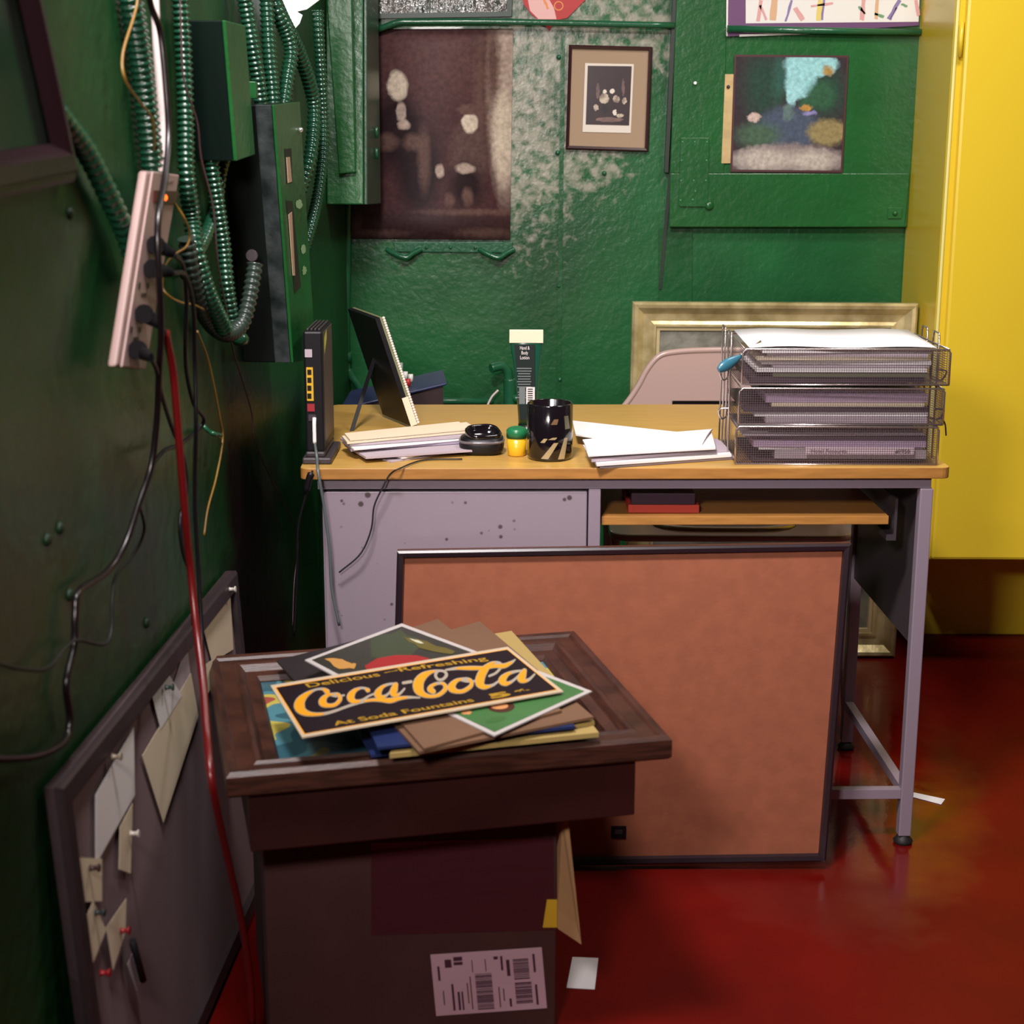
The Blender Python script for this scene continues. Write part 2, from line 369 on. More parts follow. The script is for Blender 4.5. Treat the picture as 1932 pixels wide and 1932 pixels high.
# ------------------------------------------------------------------ yellow metal locker
LY = 1.05
lb = Thing('locker', 'tall glossy yellow metal cabinet standing against the wall right of the desk', 'cabinet')
p1 = FR(1808, 0, LY); p2 = FR(1760, 625, LY); LX = (p1.x+p2.x)/2; zb = FR(1850, 1057, LY).z
lb.part('body', B().box((LX, LY, zb), (LX+1.3, WY-.002, 2.4)), yellow, bevel=.006)
lb.part('plinth', B().box((LX+.06, LY+.33, 0), (LX+1.26, WY-.002, zb)), yellow, bevel=.002)
dp = lb.part('door', B().box((LX+.022, LY-.018, zb+.005), (LX+1.28, LY-.0005, 2.38)), yellow, bevel=.008)
x1 = LX+.014
for zz in (FR(1800, 75, LY).z, 2.2): lb.part('hinge', B().lathe((x1, LY-.012, zz-.04), [(.0055, 0), (.0055, .08)], 10), yellow, under=dp)
lb.part('edge_bead', B().box((LX+.001, LY-.006, zb+.01), (LX+.008, LY+.001, 2.38)), mat('pale_yellow_enamel', (.75, .68, .25), .2), bevel=.002)
lb.done()

# ------------------------------------------------------------------ pipes on the back wall
def bolt_b(p, n, r=.006): return B().lathe(p, [(r*1.2, 0), (r*1.2, .002), (r*.8, .005), (.0001, .006)], 8, axis=V(n))
one('conduit_pipe', 'thin green painted pipe running over the brown poster and small framed print', 'pipe',
    B().tube([WB(700, 60, .02), WB(722, 52, .03), WB(752, 42, .035), WB(790, 41, .035), WB(950, 41, .035), WB(1272, 48, .035)], .008, 12), greend)
one('conduit_pipe', 'green pipe crossing the purple bordered poster at the top right', 'pipe',
    B().tube([WB(1372, 54, .05), WB(1560, 58, .05), WB(1738, 61, .05)], .0085, 12, smooth=False), greend)
t = Thing('drain_pipe', 'thin vertical green pipe in the corner behind the black router', 'pipe')
t.part('pipe', B().tube([WB(655, 380, .03), WB(654, 500, .03), WB(652, 672, .03), WB(660, 705, .03), WB(680, 735, .03), WB(692, 790, .03)], .0105, 12), greend)
t.part('coupling', B().tube([WB(653, 664, .03), WB(653, 682, .03)], .015, 12, smooth=False), greend)
t.done()
t = Thing('valve_pipe', 'short green pipe with elbow sticking up behind the lotion tube', 'pipe')
t.part('pipe', B().tube([WB(962, 800, .05), WB(962, 735, .05), WB(962, 715, .05)], .017, 12), greend)
t.part('elbow', B().tube([WB(960, 722, .05), WB(957, 700, .05), WB(946, 691, .055), WB(926, 695, .07)], .012, 12), greend)
t.part('nut', B().ball(WB(974, 752, .06), .011), greend)
t.done()
one('white_cable', 'short curved white cable rising behind the desk beside the green elbow pipe', 'cable', B().tube([WB(940, 736, .06), WB(926, 752, .06), WB(916, 780, .06), WB(912, 830, .06)], .0028, 8), white_m)
one('floor_conduit', 'low horizontal green ledge pipe along the wall behind the blue box', 'pipe', B().tube([WB(700, 757, .02), WB(930, 757, .02)], .009, 10, smooth=False), greend)
t = Thing('grab_handle', 'green painted metal rail with flared ends below the brown poster', 'rail')
t.part('plate', wbpoly([(742, 456), (968, 456), (966, 477), (744, 475)], .001, .008), greend, bevel=.002)
for cx in (765, 940):
    t.part('bracket', B().tube([WB(cx-36, 470, .02), WB(cx-22, 478, .028), WB(cx, 486, .034), WB(cx+14, 478, .028), WB(cx+30, 470, .02)], .007, 10), greend)
for cx in (805, 850, 897): t.part('bolt', bolt_b(WB(cx, 467, .008), (0, -1, 0), .004), greend)
t.done()
for (x, y, s) in [(1054, 108, 'by the top corner'), (1052, 288, 'left of the lower edge'), (1140, 327, 'below the lower edge')]:
    one('bolt', 'small green bolt head %s of the small framed print' % s, 'bolt', bolt_b(WB(x, y, .003), (0, -1, 0), .0055), greend)
one('bolt', 'small green painted bolt head low on the wall right of the lotion tube', 'bolt', bolt_b(WB(1056, 716, .003), (0, -1, 0), .005), greend)
one('bolt', 'small green painted bolt head mid wall above the lotion tube', 'bolt', bolt_b(WB(1054, 540, .003), (0, -1, 0), .004), greend)
one('push_pin', 'white push pin stuck in the green hatch left of the street picture', 'pin', B().lathe(WB(1311, 158, .034), [(.003, 0), (.0015, .004), (.004, .008), (.004, .009)], 10, axis=V((0, -1, .2))), mat('pin_white', (.8, .8, .78), .4))

# ------------------------------------------------------------------ pictures on the back wall
def gb(b, pts, off, m, f=WB): b.poly([f(x, y, off) for x, y in pts], m)
def ell(cx, cy, rx, ry, n=20, a=0):
    return [(cx+rx*math.cos(2*math.pi*k/n)*math.cos(a)-ry*math.sin(2*math.pi*k/n)*math.sin(a), cy+rx*math.cos(2*math.pi*k/n)*math.sin(a)+ry*math.sin(2*math.pi*k/n)*math.cos(a)) for k in range(n)]
def jag(pts, k=3, amp=3):
    out = []
    for i in range(len(pts)):
        a, b = pts[i], pts[(i+1) % len(pts)]
        for j in range(k):
            t = j/k; out.append((a[0]+(b[0]-a[0])*t+random.uniform(-amp, amp)*(j > 0), a[1]+(b[1]-a[1])*t+random.uniform(-amp, amp)*(j > 0)))
    return out
sep_bg = mat('sepia_print_ground', (.085, .035, .035), .35, var=.45, vscale=9)
sep_lt = mat('sepia_print_light', (.55, .44, .38), .4, col2=(.28, .19, .16), vscale=14)
sep_md = mat('sepia_print_mid', (.20, .115, .10), .4, col2=(.09, .045, .045), vscale=25)
sep_dk = mat('sepia_print_dark', (.028, .010, .014), .35, var=.3, vscale=12)
sep_pl = mat('sepia_print_pale', (.55, .46, .36), .4, col2=(.22, .15, .12), vscale=60)
def soft_print(name, base_col, b, blobs, f, off=0, distort=.05, nscale=30):
    """procedural print: soft-edged patches of tone in the object's own coordinates"""
    m = bpy.data.materials.new(name); m.use_nodes = True; nt = m.node_tree; pb = nt.nodes['Principled BSDF']; base = base_of([b])
    tc = nt.nodes.new('ShaderNodeTexCoord'); no = nt.nodes.new('ShaderNodeTexNoise'); no.inputs['Scale'].default_value = nscale; no.inputs['Detail'].default_value = 5
    nt.links.new(tc.outputs['Object'], no.inputs['Vector'])
    def M(op, a, b_=None, c_=None):
        n = nt.nodes.new('ShaderNodeMath'); n.operation = op
        for i, x in enumerate((a, b_, c_)):
            if x is None: continue
            if isinstance(x, (int, float)): n.inputs[i].default_value = x
            else: nt.links.new(x, n.inputs[i])
        return n.outputs[0]
    sp = nt.nodes.new('ShaderNodeSeparateXYZ'); nt.links.new(tc.outputs['Object'], sp.inputs[0])
    sn = nt.nodes.new('ShaderNodeSeparateColor'); nt.links.new(no.outputs['Color'], sn.inputs[0])
    X = M('ADD', sp.outputs[0], M('MULTIPLY', M('SUBTRACT', sn.outputs[0], .5), distort)); Z = M('ADD', sp.outputs[2], M('MULTIPLY', M('SUBTRACT', sn.outputs[1], .5), distort))
    prev = None
    for (px, py, rx, ry, soft, col) in blobs:
        p = f(px, py, off)-base; k_ = (f(px+100, py, off)-f(px, py, off)).length/100
        dx = M('DIVIDE', M('SUBTRACT', X, p.x), rx*k_); dz = M('DIVIDE', M('SUBTRACT', Z, p.z), ry*k_)
        d = M('SQRT', M('ADD', M('MULTIPLY', dx, dx), M('MULTIPLY', dz, dz)))
        mr = nt.nodes.new('ShaderNodeMapRange'); mr.inputs['From Min'].default_value = 1+soft; mr.inputs['From Max'].default_value = 1-soft; nt.links.new(d, mr.inputs['Value'])
        mx = nt.nodes.new('ShaderNodeMix'); mx.data_type = 'RGBA'; nt.links.new(mr.outputs[0], mx.inputs['Factor']); mx.inputs['B'].default_value = (*col, 1)
        if prev is None: mx.inputs['A'].default_value = (*base_col, 1)
        else: nt.links.new(prev, mx.inputs['A'])
        prev = mx.outputs['Result']
    n2 = nt.nodes.new('ShaderNodeTexNoise'); n2.inputs['Scale'].default_value = 90; n2.inputs['Detail'].default_value = 6; nt.links.new(tc.outputs['Object'], n2.inputs['Vector'])
    hs = nt.nodes.new('ShaderNodeHueSaturation'); nt.links.new(prev, hs.inputs['Color']); nt.links.new(M('MULTIPLY_ADD', n2.outputs['Fac'], 1.2, .4), hs.inputs['Value'])
    nt.links.new(hs.outputs[0], pb.inputs['Base Color']); pb.inputs['Roughness'].default_value = .62; pb.inputs['Specular IOR Level'].default_value = .3
    return m
b = B(); N = 10
L0, L1, R0, R1 = V((655, 55)), V((655, 450)), V((968, 54)), V((962, 452))
for k in range(N+1):                     # the lower edge curls slightly off the wall
    u = k/N; a = L0.lerp(L1, u); c_ = R0.lerp(R1, u); of = .006+.014*max(0, u-.75)**1.5*4
    b.v += [WB(a.x, a.y, of), WB(c_.x, c_.y, of)]
for k in range(N): b.face((2*k, 2*k+1, 2*k+3, 2*k+2), 0, True)
DK, MD, LT, PL = (.018, .007, .010), (.12, .065, .055), (.42, .32, .27), (.60, .50, .40)
pmt = soft_print('sepia_print', (.062, .024, .027), b, [
    (820, 110, 130, 70, .7, (.10, .045, .045)), (955, 170, 34, 190, .25, LT), (930, 120, 12, 90, .6, MD), (950, 260, 20, 80, .3, PL), (905, 190, 10, 110, .7, MD),
    (750, 250, 44, 70, .3, DK), (790, 320, 40, 80, .3, DK), (800, 300, 11, 52, .5, MD), (885, 290, 36, 60, .25, (.10, .055, .05)), (880, 350, 30, 40, .4, DK),
    (750, 162, 19, 27, .15, PL), (886, 232, 15, 18, .15, PL), (884, 207, 22, 10, .2, MD), (762, 236, 12, 9, .2, LT), (878, 318, 18, 9, .25, LT), (757, 212, 9, 18, .2, LT),
    (727, 268, 22, 15, .4, MD), (784, 268, 22, 15, .4, MD), (830, 322, 8, 12, .25, LT), (848, 378, 9, 12, .4, MD), (882, 372, 10, 16, .4, MD),
    (810, 425, 160, 26, .3, (.04, .018, .02)), (900, 400, 90, 5, .6, MD), (700, 440, 60, 6, .6, MD), (920, 440, 50, 8, .6, MD), (670, 420, 10, 30, .6, MD)], WB, .006, .012, 45)
o = one('poster', 'large unframed sepia brown print with a pale strip down its right side', 'poster', b, pmt)
md = o.modifiers.new('s', 'SOLIDIFY'); md.thickness = .0006; md.offset = 0

t = Thing('framed_print', 'small dark framed sepia print with wide tan mat on the peeling wall', 'picture')
q = [WB(1067, 281), WB(1222, 286), WB(1230, 89), WB(1073, 85)]; n = V((0, -1, 0))
t.part('frame', B().sweep(q, n, [(0, 0), (0, .016), (.003, .018), (.008, .016), (.009, .008)]), mat('dark_brown_frame', (.035, .010, .012), .3))
t.part('mat_board', B().poly([a+n*.008 for a in q]), mat('tan_mat_board', (.36, .25, .165), .8, bump=.1, bscale=200))
b = B(); gb(b, [(1099, 249), (1190, 251), (1196, 121), (1104, 119)], .010, 0); gb(b, [(1105, 235), (1187, 237), (1192, 125), (1109, 124)], .0105, 1)
for (x, y, rx, ry, m) in [(1140, 186, 12, 13, 2), (1155, 172, 6, 6, 0), (1141, 173, 5, 5, 0), (1163, 187, 8, 9, 2), (1178, 190, 6, 8, 2), (1124, 203, 6, 8, 2), (1160, 212, 5, 7, 0), (1170, 218, 9, 5, 2), (1142, 205, 9, 12, 3), (1128, 172, 5, 20, 4), (1176, 165, 4, 22, 4), (1150, 226, 34, 6, 4)]:
    gb(b, jag(ell(x, y, rx*.8, ry*.8, 9), 2, 1.4), .0107+.0001*random.random(), m)
t.part('print', b, [mat('print_border', (.72, .64, .56), .6), sep_dk, sep_pl, mat('print_black', (.01, .006, .008), .5), sep_md])
t.done()

b = B().prism([WB(1386, 103, .036), WB(1601, 105, .036), WB(1589, 326, .036), WB(1378, 324, .036)], (0, -.003, 0), 0)
gb(b, [(1389, 107), (1598, 109), (1586, 322), (1382, 320)], .0395, 1)
FG, RD = (.012, .045, .030), (.055, .075, .12)
am_ = soft_print('street_print', (.028, .016, .024), b, [
    (1440, 160, 36, 62, .5, FG), (1560, 175, 34, 45, .5, FG), (1530, 122, 52, 22, .12, (.28, .56, .60)), (1510, 150, 30, 34, .15, (.28, .56, .60)), (1494, 178, 11, 22, .2, (.30, .58, .62)),
    (1550, 180, 27, 26, .3, (.02, .085, .04)), (1522, 196, 14, 12, .3, (.02, .085, .04)), (1470, 150, 12, 40, .5, (.02, .08, .06)), (1562, 134, 9, 8, .3, (.35, .22, .06)),
    (1486, 245, 62, 42, .2, RD), (1487, 212, 10, 16, .3, (.10, .16, .16)), (1430, 255, 40, 22, .4, (.05, .10, .06)), (1562, 250, 38, 24, .2, (.24, .19, .08)),
    (1422, 221, 13, 9, .2, (.50, .38, .34)), (1520, 204, 11, 5, .3, (.42, .22, .05)), (1528, 214, 12, 4, .3, (.22, .20, .42)),
    (1484, 302, 112, 30, .12, (.20, .16, .16)), (1440, 300, 50, 20, .4, (.42, .37, .33)), (1530, 302, 44, 18, .4, (.42, .37, .33))], WB, .0395, .02, 70)
one('album_picture', 'square colour picture of a tree lined street on the green hatch', 'picture', b, [mat('dark_border', (.07, .02, .025), .4), am_])
t = Thing('wooden_ruler', 'pale wooden ruler standing upright behind the street picture', 'ruler')
t.part('stick', B().prism([WB(1368, 140, .0345), WB(1384, 140, .0345), WB(1378, 308, .0345), WB(1361, 308, .0345)], (0, -.0014, 0)), mat('pale_wood', (.62, .44, .20), .5, var=.25, vscale=20))
t.part('nail', bolt_b(WB(1374, 164, .036), (0, -1, 0), .004), dmetal)
t.done()

b = B().prism([WB(1374, -80, .038), WB(1738, -80, .038), WB(1733, 48, .038), WB(1500, 62, .038), WB(1371, 69, .038)], (0, -.0015, 0), 0)
gb(b, [(1407, -80), (1738, -80), (1733, 41), (1407, 44)], .0399, 1)
gb(b, [(1371, -80), (1375, -80), (1373, 68), (1370, 68)], .0403, 1); gb(b, [(1395, 69), (1560, 63), (1560, 60), (1395, 65)], .0401, 1)
cols = {2: (1430, 1455), 3: (1460, 1475)}
for (x0, y0, x1, y1, wd, m) in [(1462, -10, 1458, 38, 12, 2), (1436, 0, 1430, 40, 7, 4), (1434, 10, 1446, 38, 5, 4), (1494, 0, 1482, 40, 4, 3), (1500, 15, 1515, 38, 9, 4), (1548, 0, 1544, 38, 9, 5), (1555, 0, 1551, 38, 4, 3),
                                (1530, 12, 1572, 6, 4, 4), (1630, -5, 1626, 38, 8, 4), (1656, -5, 1653, 36, 6, 2), (1698, 0, 1676, 36, 7, 3), (1692, 14, 1680, 38, 3, 3), (1700, 8, 1712, 12, 4, 6), (1728, 0, 1733, 30, 6, 4), (1620, 12, 1632, 26, 4, 6), (1650, 26, 1668, 32, 5, 6)]:
    dx, dy = x1-x0, y1-y0; L = math.hypot(dx, dy); nx, ny = -dy/L*wd/2, dx/L*wd/2
    gb(b, jag([(x0+nx, y0+ny), (x1+nx, y1+ny), (x1-nx, y1-ny), (x0-nx, y0-ny)], 3, 1), .0405, m)
one('poster', 'white poster with purple border and coloured figures at the top right', 'poster', b,
    [mat('purple_border', (.13, .045, .14), .5), mat('poster_white', (.74, .72, .70), .5), mat('poster_peach', (.62, .38, .22), .5), mat('poster_violet', (.22, .17, .36), .5), mat('poster_pink', (.65, .33, .33), .5), mat('poster_yellow', (.7, .55, .15), .5), mat('poster_green', (.15, .30, .16), .5)])
b = B().prism([WB(x, y, .006) for x, y in [(978, -30), (988, 8), (1003, 28), (1016, 37), (1030, 50), (1036, 59), (1048, 38), (1070, 34), (1090, 14), (1112, -8), (1112, -30)]], (0, -.0015, 0), 0)
gb(b, [(990, -30), (1000, 20), (1016, 36), (1050, 36), (1045, 15), (1020, -30)], .0077, 1)
for r0, r1, m in ((9, 7, 2),):
    for k in range(20):
        a0, a1 = 2*math.pi*k/20, 2*math.pi*(k+1)/20
        gb(b, [(1054+r0*math.cos(a0), 11+r0*math.sin(a0)), (1054+r0*math.cos(a1), 11+r0*math.sin(a1)), (1054+r1*math.cos(a1), 11+r1*math.sin(a1)), (1054+r1*math.cos(a0), 11+r1*math.sin(a0))], .008, m)
gb(b, jag([(1024, -4), (1030, 2), (1036, 16), (1032, 18), (1026, 6)], 3, 1), .008, 2)
one('red_pennant', 'pointed red and pink paper tucked behind the pipe at the top', 'paper decoration', b, [pink, mat('pink_paper', (.75, .40, .38), .4), mat('orange_line', (.75, .25, .05), .5)])

# ------------------------------------------------------------------ big gold frame leaning on the back wall
P0 = V((0, 1.2, 0)); dv = V((0, .015, .93)).normalized(); gn = V((1, 0, 0)).cross(dv)
TL, TR, BR = [U(x, y, P0, gn) for x, y in [(1192, 568), (1727, 571), (1683, 1236)]]
TR.x = min(TR.x, 1.404); BL = TL+(BR-TR); dz = min(BL.z, BR.z)-.003; q = [p-V((0, 0, dz)) for p in (BL, BR)]+[TR, TL]; gnf = gn if gn.y < 0 else -gn
t = Thing('gold_picture_frame', 'large silvery gold picture frame leaning on the wall behind the chair', 'picture')
t.part('frame', B().sweep(q, gnf, [(0, 0), (0, .03), (.006, .036), (.014, .034), (.030, .020), (.048, .017), (.056, .022), (.062, .022), (.064, .008)]), gold)
t.part('inner_slip', B().sweep([a for a in q], gnf, [(.062, .009), (.064, .014), (.072, .014), (.074, .008)]), mat('pale_gold', (.75, .62, .35), .3, metal=.5))
t.part('canvas', B().poly([a+gnf*.007 for a in q]), mat('grey_canvas', (.22, .21, .17), .5, bump=.3, bscale=80, col2=(.13, .13, .10), vscale=25))
t.done()

# ------------------------------------------------------------------ desk (slightly turned)
DA = math.radians(1.3); DW, DD, DH = 1.185, .70, .75
def D(x, y, z): return V((x*math.cos(DA)-y*math.sin(DA), x*math.sin(DA)+y*math.cos(DA), z))
def dbox(b, a, c, m=0):
    (x0, y0, z0), (x1, y1, z1) = a, c
    p = [D(x, y, z) for z in (z0, z1) for (x, y) in ((x0, y0), (x1, y0), (x1, y1), (x0, y1))]
    b.add(p, [(0, 3, 2, 1), (4, 5, 6, 7), (0, 1, 5, 4), (1, 2, 6, 5), (2, 3, 7, 6), (3, 0, 4, 7)], m); return b
t = Thing('desk', 'grey mauve metal desk with a light wood laminate top', 'desk')
b = B(); r = .015; pts = []
for (cx, cy, a0) in ((DW-r, r, -90), (DW-r, DD-r, 0), (r, DD-r, 90), (r, r, 180)):
    for k in range(5): a = math.radians(a0+22.5*k); pts.append(D(cx+r*math.cos(a), cy+r*math.sin(a), DH-.021))
b.prism(pts, (0, 0, .021), 0, 1)
t.part('desktop', b, [lam, lame], bevel=.0015)
b = B(); dbox(b, (.03, .015, .708), (DW-.03, .035, DH-.0215)); dbox(b, (.03, DD-.06, .70), (DW-.03, DD-.04, DH-.0215)); dbox(b, (DW-.05, .035, .70), (DW-.03, DD-.06, DH-.0215))
t.part('top_rail', b, mauve, bevel=.001)
b = B(); dbox(b, (.035, .04, .05), (.535, .60, .7075)); t.part('pedestal', b, mauve, bevel=.002)
b = B(); dbox(b, (.525, .016, .05), (.547, .0395, .7075)); t.part('stile', b, mauve, bevel=.001)
b = B(); dbox(b, (.040, .020, .06), (.5225, .0395, .7025))
pm = bpy.data.materials.new('spotted_mauve_enamel'); pm.use_nodes = True; n_ = pm.node_tree
pbs = n_.nodes['Principled BSDF']; tcx = n_.nodes.new('ShaderNodeTexCoord'); vo = n_.nodes.new('ShaderNodeTexVoronoi'); vo.inputs['Scale'].default_value = 45
n_.links.new(tcx.outputs['Object'], vo.inputs['Vector']); n2_ = n_.nodes.new('ShaderNodeTexNoise'); n2_.inputs['Scale'].default_value = 9; n_.links.new(tcx.outputs['Object'], n2_.inputs['Vector'])
ad = n_.nodes.new('ShaderNodeMath'); ad.operation = 'MULTIPLY_ADD'; ad.inputs[1].default_value = -1.1; ad.inputs[2].default_value = .62; n_.links.new(n2_.outputs['Fac'], ad.inputs[0])
sb = n_.nodes.new('ShaderNodeMath'); sb.operation = 'ADD'; n_.links.new(vo.outputs['Distance'], sb.inputs[0]); n_.links.new(ad.outputs[0], sb.inputs[1])
rmp = n_.nodes.new('ShaderNodeValToRGB'); n_.links.new(sb.outputs[0], rmp.inputs[0]); rmp.color_ramp.elements[0].position = .10; rmp.color_ramp.elements[1].position = .2
rmp.color_ramp.elements[0].color = (.07, .05, .055, 1); rmp.color_ramp.elements[1].color = (.27, .215, .26, 1)
n_.links.new(rmp.outputs[0], pbs.inputs['Base Color']); pbs.inputs['Roughness'].default_value = .35; pbs.inputs['Metallic'].default_value = .1
t.part('pedestal_door', b, pm, bevel=.002)
b = B(); dbox(b, (.55, .034, .635), (1.085, .40, .651)); t.part('pull_out_shelf', b, [lame], bevel=.001)
b = B(); dbox(b, (1.087, .05, .60), (1.10, .42, .612)); dbox(b, (1.10, .05, .60), (1.105, .42, .68)); t.part('shelf_runner', b, dmetal)
for nm, (xx, yy) in (('leg', (DW-.05, .012)), ('leg', (DW-.05, .50))):
    b = B(); dbox(b, (xx, yy, .018), (xx+.024, yy+.024, .7075)); i = t.part(nm, b, mauve, bevel=.002)
    c = D(xx+.012, yy+.012, 0); t.part('foot_glide', B().lathe(c, [(.017, 0), (.019, .006), (.014, .012), (.009, .02)], 16), rubber, under=i)
for xx, yy in ((.05, .05), (.5, .05), (.05, .56), (.5, .56)):
    t.part('foot_glide', B().lathe(D(xx, yy, 0), [(.017, 0), (.019, .006), (.014, .012), (.009, .052)], 12), rubber)
b = B(); dbox(b, (DW-.044, .037, .40), (DW-.038, .50, .7075)); t.part('side_panel', b, dmetal)
b = B(); dbox(b, (DW-.048, .036, .095), (DW-.03, .50, .115)); t.part('side_stretcher', b, mauve, bevel=.001)
b = B(); dbox(b, (.547, .014, .095), (DW-.05, .032, .115)); t.part('front_stretcher', b, mauve, bevel=.001)
t.done()
zs = .651
for (x0, x1, ya, yb, z0, z1, m, nm, lbl) in [
    (1186, 1320, 943, 961, zs+.0005, zs+.016, mat('red_cover', (.42, .035, .02), .5), 'red_book', 'red book lying on the pull out shelf under the desktop'),
    (1192, 1312, 925, 943, zs+.017, zs+.038, mat('dark_violet_cover', (.035, .015, .03), .4), 'dark_box', 'flat dark box lying on the red book under the desktop')]:
    a = FR(x0, ya, .07); c = FR(x1, yb, .07)
    one(nm, lbl, 'book' if 'red' in nm else 'box', B().box((a.x, .075, z0), (c.x, .25, z1)), m, bevel=.001)

# ------------------------------------------------------------------ folding chair behind the desk
t = Thing('folding_chair', 'beige metal folding chair with rounded back behind the desk', 'chair')
CY = .98
def C(px, py, y=CY): return FR(px, py, y)
L = [(1150, 800), (1185, 758), (1205, 728), (1222, 697), (1245, 672), (1280, 664), (1340, 661), (1420, 661), (1480, 664), (1520, 672), (1545, 697), (1562, 728), (1582, 758), (1617, 800)]
top = [C(x, y) for x, y in L]; bz = C(1384, 800).z
b = B()
sl0, sl1 = C(1268, 757), C(1500, 757); zt, zb_ = sl0.z, C(1268, 775).z
pl = [C(x, y) for x, y in L]
# back panel with a slot: a ring of quads, front and back
xs = [p.x for p in pl]; cx = (pl[0].x+pl[-1].x)/2
def ringpanel(b, outer, inner, y, th):
    n = len(outer)
    fr = [V((p.x, y, p.z)) for p in outer]+[V((p.x, y, p.z)) for p in inner]; bk = [v+V((0, th, 0)) for v in fr]
    b.add(fr+bk, [], 0); k = len(b.v)-4*n
    for i in range(n):
        j = (i+1) % n
        b.face((k+i, k+j, k+n+j, k+n+i)); b.face((k+2*n+i, k+3*n+i, k+3*n+j, k+2*n+j)); b.face((k+i, k+2*n+i, k+2*n+j, k+j)); b.face((k+n+i, k+n+j, k+3*n+j, k+3*n+i))
out = pl+[V((pl[-1].x+.02, CY, bz-.09)), V((pl[0].x-.02, CY, bz-.09))]
m_ = len(out); inn = []
for p in out:
    fx = (p.x-cx)/(.5*(xs[-1]-xs[0])); ix = cx+max(-1, min(1, fx*1.35))*(sl1.x-sl0.x)/2
    inn.append(V((ix, CY, zt if p.z > zb_ else zb_)))
ringpanel(b, out, inn, CY, .012)
t.part('backrest', b, beige, bevel=.003)
t.part('back_rim', B().tube([p+V((0, .004, 0)) for p in pl], .0075, 10), beige)
t.part('slot_shadow_plate', B().box((sl0.x-.01, CY+.0125, zb_-.01), (sl1.x+.01, CY+.016, zt+.006)), black)  # dark plate added behind the slot to stand for its shadow
t.part('sticker', B().box((C(1338, 757).x, CY+.013, C(1338, 770).z), (C(1366, 757).x, CY+.014, C(1338, 757).z+.002)), paper)
# seat seen under the shelf
SZ = .445; sx0, sx1 = C(1152, 990, .62).x, C(1620, 990, .62).x
b = B(); r = .05; pts = []
for (cx_, cy_, a0) in ((sx1-r, .62+r, -90), (sx1-r-.01, .98-.01, 0), (sx0+r+.01, .98-.01, 90), (sx0+r, .62+r, 180)):
    for k in range(7): a_ = math.radians(a0+15*k); pts.append(V((cx_+r*math.cos(a_)*(1 if k < 99 else 1), cy_+(r if cy_ < .9 else .01)*math.sin(a_), SZ+.01)))
b.prism(pts, (0, 0, .016)); t.part('seat', b, beige, bevel=.006)
t.part('seat_pan', B().lathe(((sx0+sx1)/2-.01, .80, SZ+.026), [(.001, .002), (.13, .003), (.16, .009), (.168, .004), (.17, 0)], 40, sx=1.0, sy=.85, pw=4), mat('worn_beige_metal', (.42, .33, .28), .25, metal=.6))
for sx in (sx0+.005, sx1-.005):
    t.part('leg', B().tube([V((sx, .60, .007)), V((sx, .80, .42)), V((sx, CY+.016, bz+.02))], .0105, 10, smooth=False), beige)
    t.part('leg', B().tube([V((sx+(.02 if sx < .8 else -.02), 1.12, .007)), V((sx+(.02 if sx < .8 else -.02), .80, .42))], .0105, 10, smooth=False), beige)
t.done()

# ------------------------------------------------------------------ brown hardboard back of a framed board
P0 = V((0, -.060, 0)); dv = V((0, .032, .63)).normalized(); bn = V((1, 0, 0)).cross(dv); bn = bn if bn.y < 0 else -bn
TL, TR, BR = [U(x, y, P0, bn) for x, y in [(750, 1032), (1604, 1018), (1556, 1616)]]; BL = TL+(BR-TR)
dz = min(BL.z, BR.z); q = [p-V((0, 0, dz-.001)) for p in (BL, BR, TR, TL)]
q = [p-bn*.0 for p in q]
t = Thing('framed_board', 'large dark framed brown hardboard panel leaning on the desk front', 'board')
t.part('frame', B().sweep(q, bn, [(0, -.004), (0, .014), (.004, .017), (.012, .015), (.014, .006)]), mat('near_black_frame', (.018, .010, .014), .3))
t.part('hardboard', B().prism([a+bn*-.004 for a in q], bn*.009), hard)
c = U(1167, 1570, q[0]+bn*.006, bn)
t.part('hanger', B().obox(c, (.014, 0, 0), dv*.012, bn*.001, 0).obox(c+bn*.001+dv*.001, (.007, 0, 0), dv*.004, bn*.001, 1), [black, dmetal])
t.done()

# ------------------------------------------------------------------ things on the desk
# router
t = Thing('router', 'tall black router with yellow ports standing at the desk left end', 'router')
a = HZ(588, 866); ax_ = V((1, 0, 0)); cxr = HZ(620, 866).x-.008
rx0, rx1 = HZ(582, 868).x, HZ(618, 868).x; ry0 = .045; ry1 = .20; rzt = FR(590, 625, ry0).z
b = B(); b.box((rx0, ry0, .772), (rx1, ry1, rzt))
t.part('body', b, black, bevel=.004)
b = B()
for k in range(4): x = rx0+.006+k*(rx1-rx0-.012)/3.4; b.box((x, ry0+.008, rzt), (x+.0035, ry1-.008, rzt+.004))
t.part('top_fins', b, mat('dark_grey_plastic', (.035, .028, .032), .5), bevel=.001)
b = B(); b.prism([V((rx0-.006, ry0-.01, .7505)), V((rx1+.012, ry0-.01, .7505)), V((rx1+.012, ry1, .7505)), V((rx0-.006, ry1, .7505))], (0, 0, .012))
b.prism([V((rx0, ry0-.004, .7625)), V((rx1, ry0-.004, .7625)), V((rx1, ry1-.004, .7625)), V((rx0, ry1-.004, .7625))], (0, 0, .01))
t.part('stand', b, mat('dark_grey_plastic2', (.04, .03, .035), .4), bevel=.003)
def rq(x0, y0, x1, y1, d): a = FR(x0, y0, ry0); c = FR(x1, y1, ry0); return (min(a.x, c.x), ry0-d, min(a.z, c.z)), (max(a.x, c.x), ry0+.0005, max(a.z, c.z))
yp = t.part('port_block', B().box(*rq(578, 693, 592, 756, .002)), mat('yellow_plastic', (.62, .36, .02), .4), label='yellow port block')
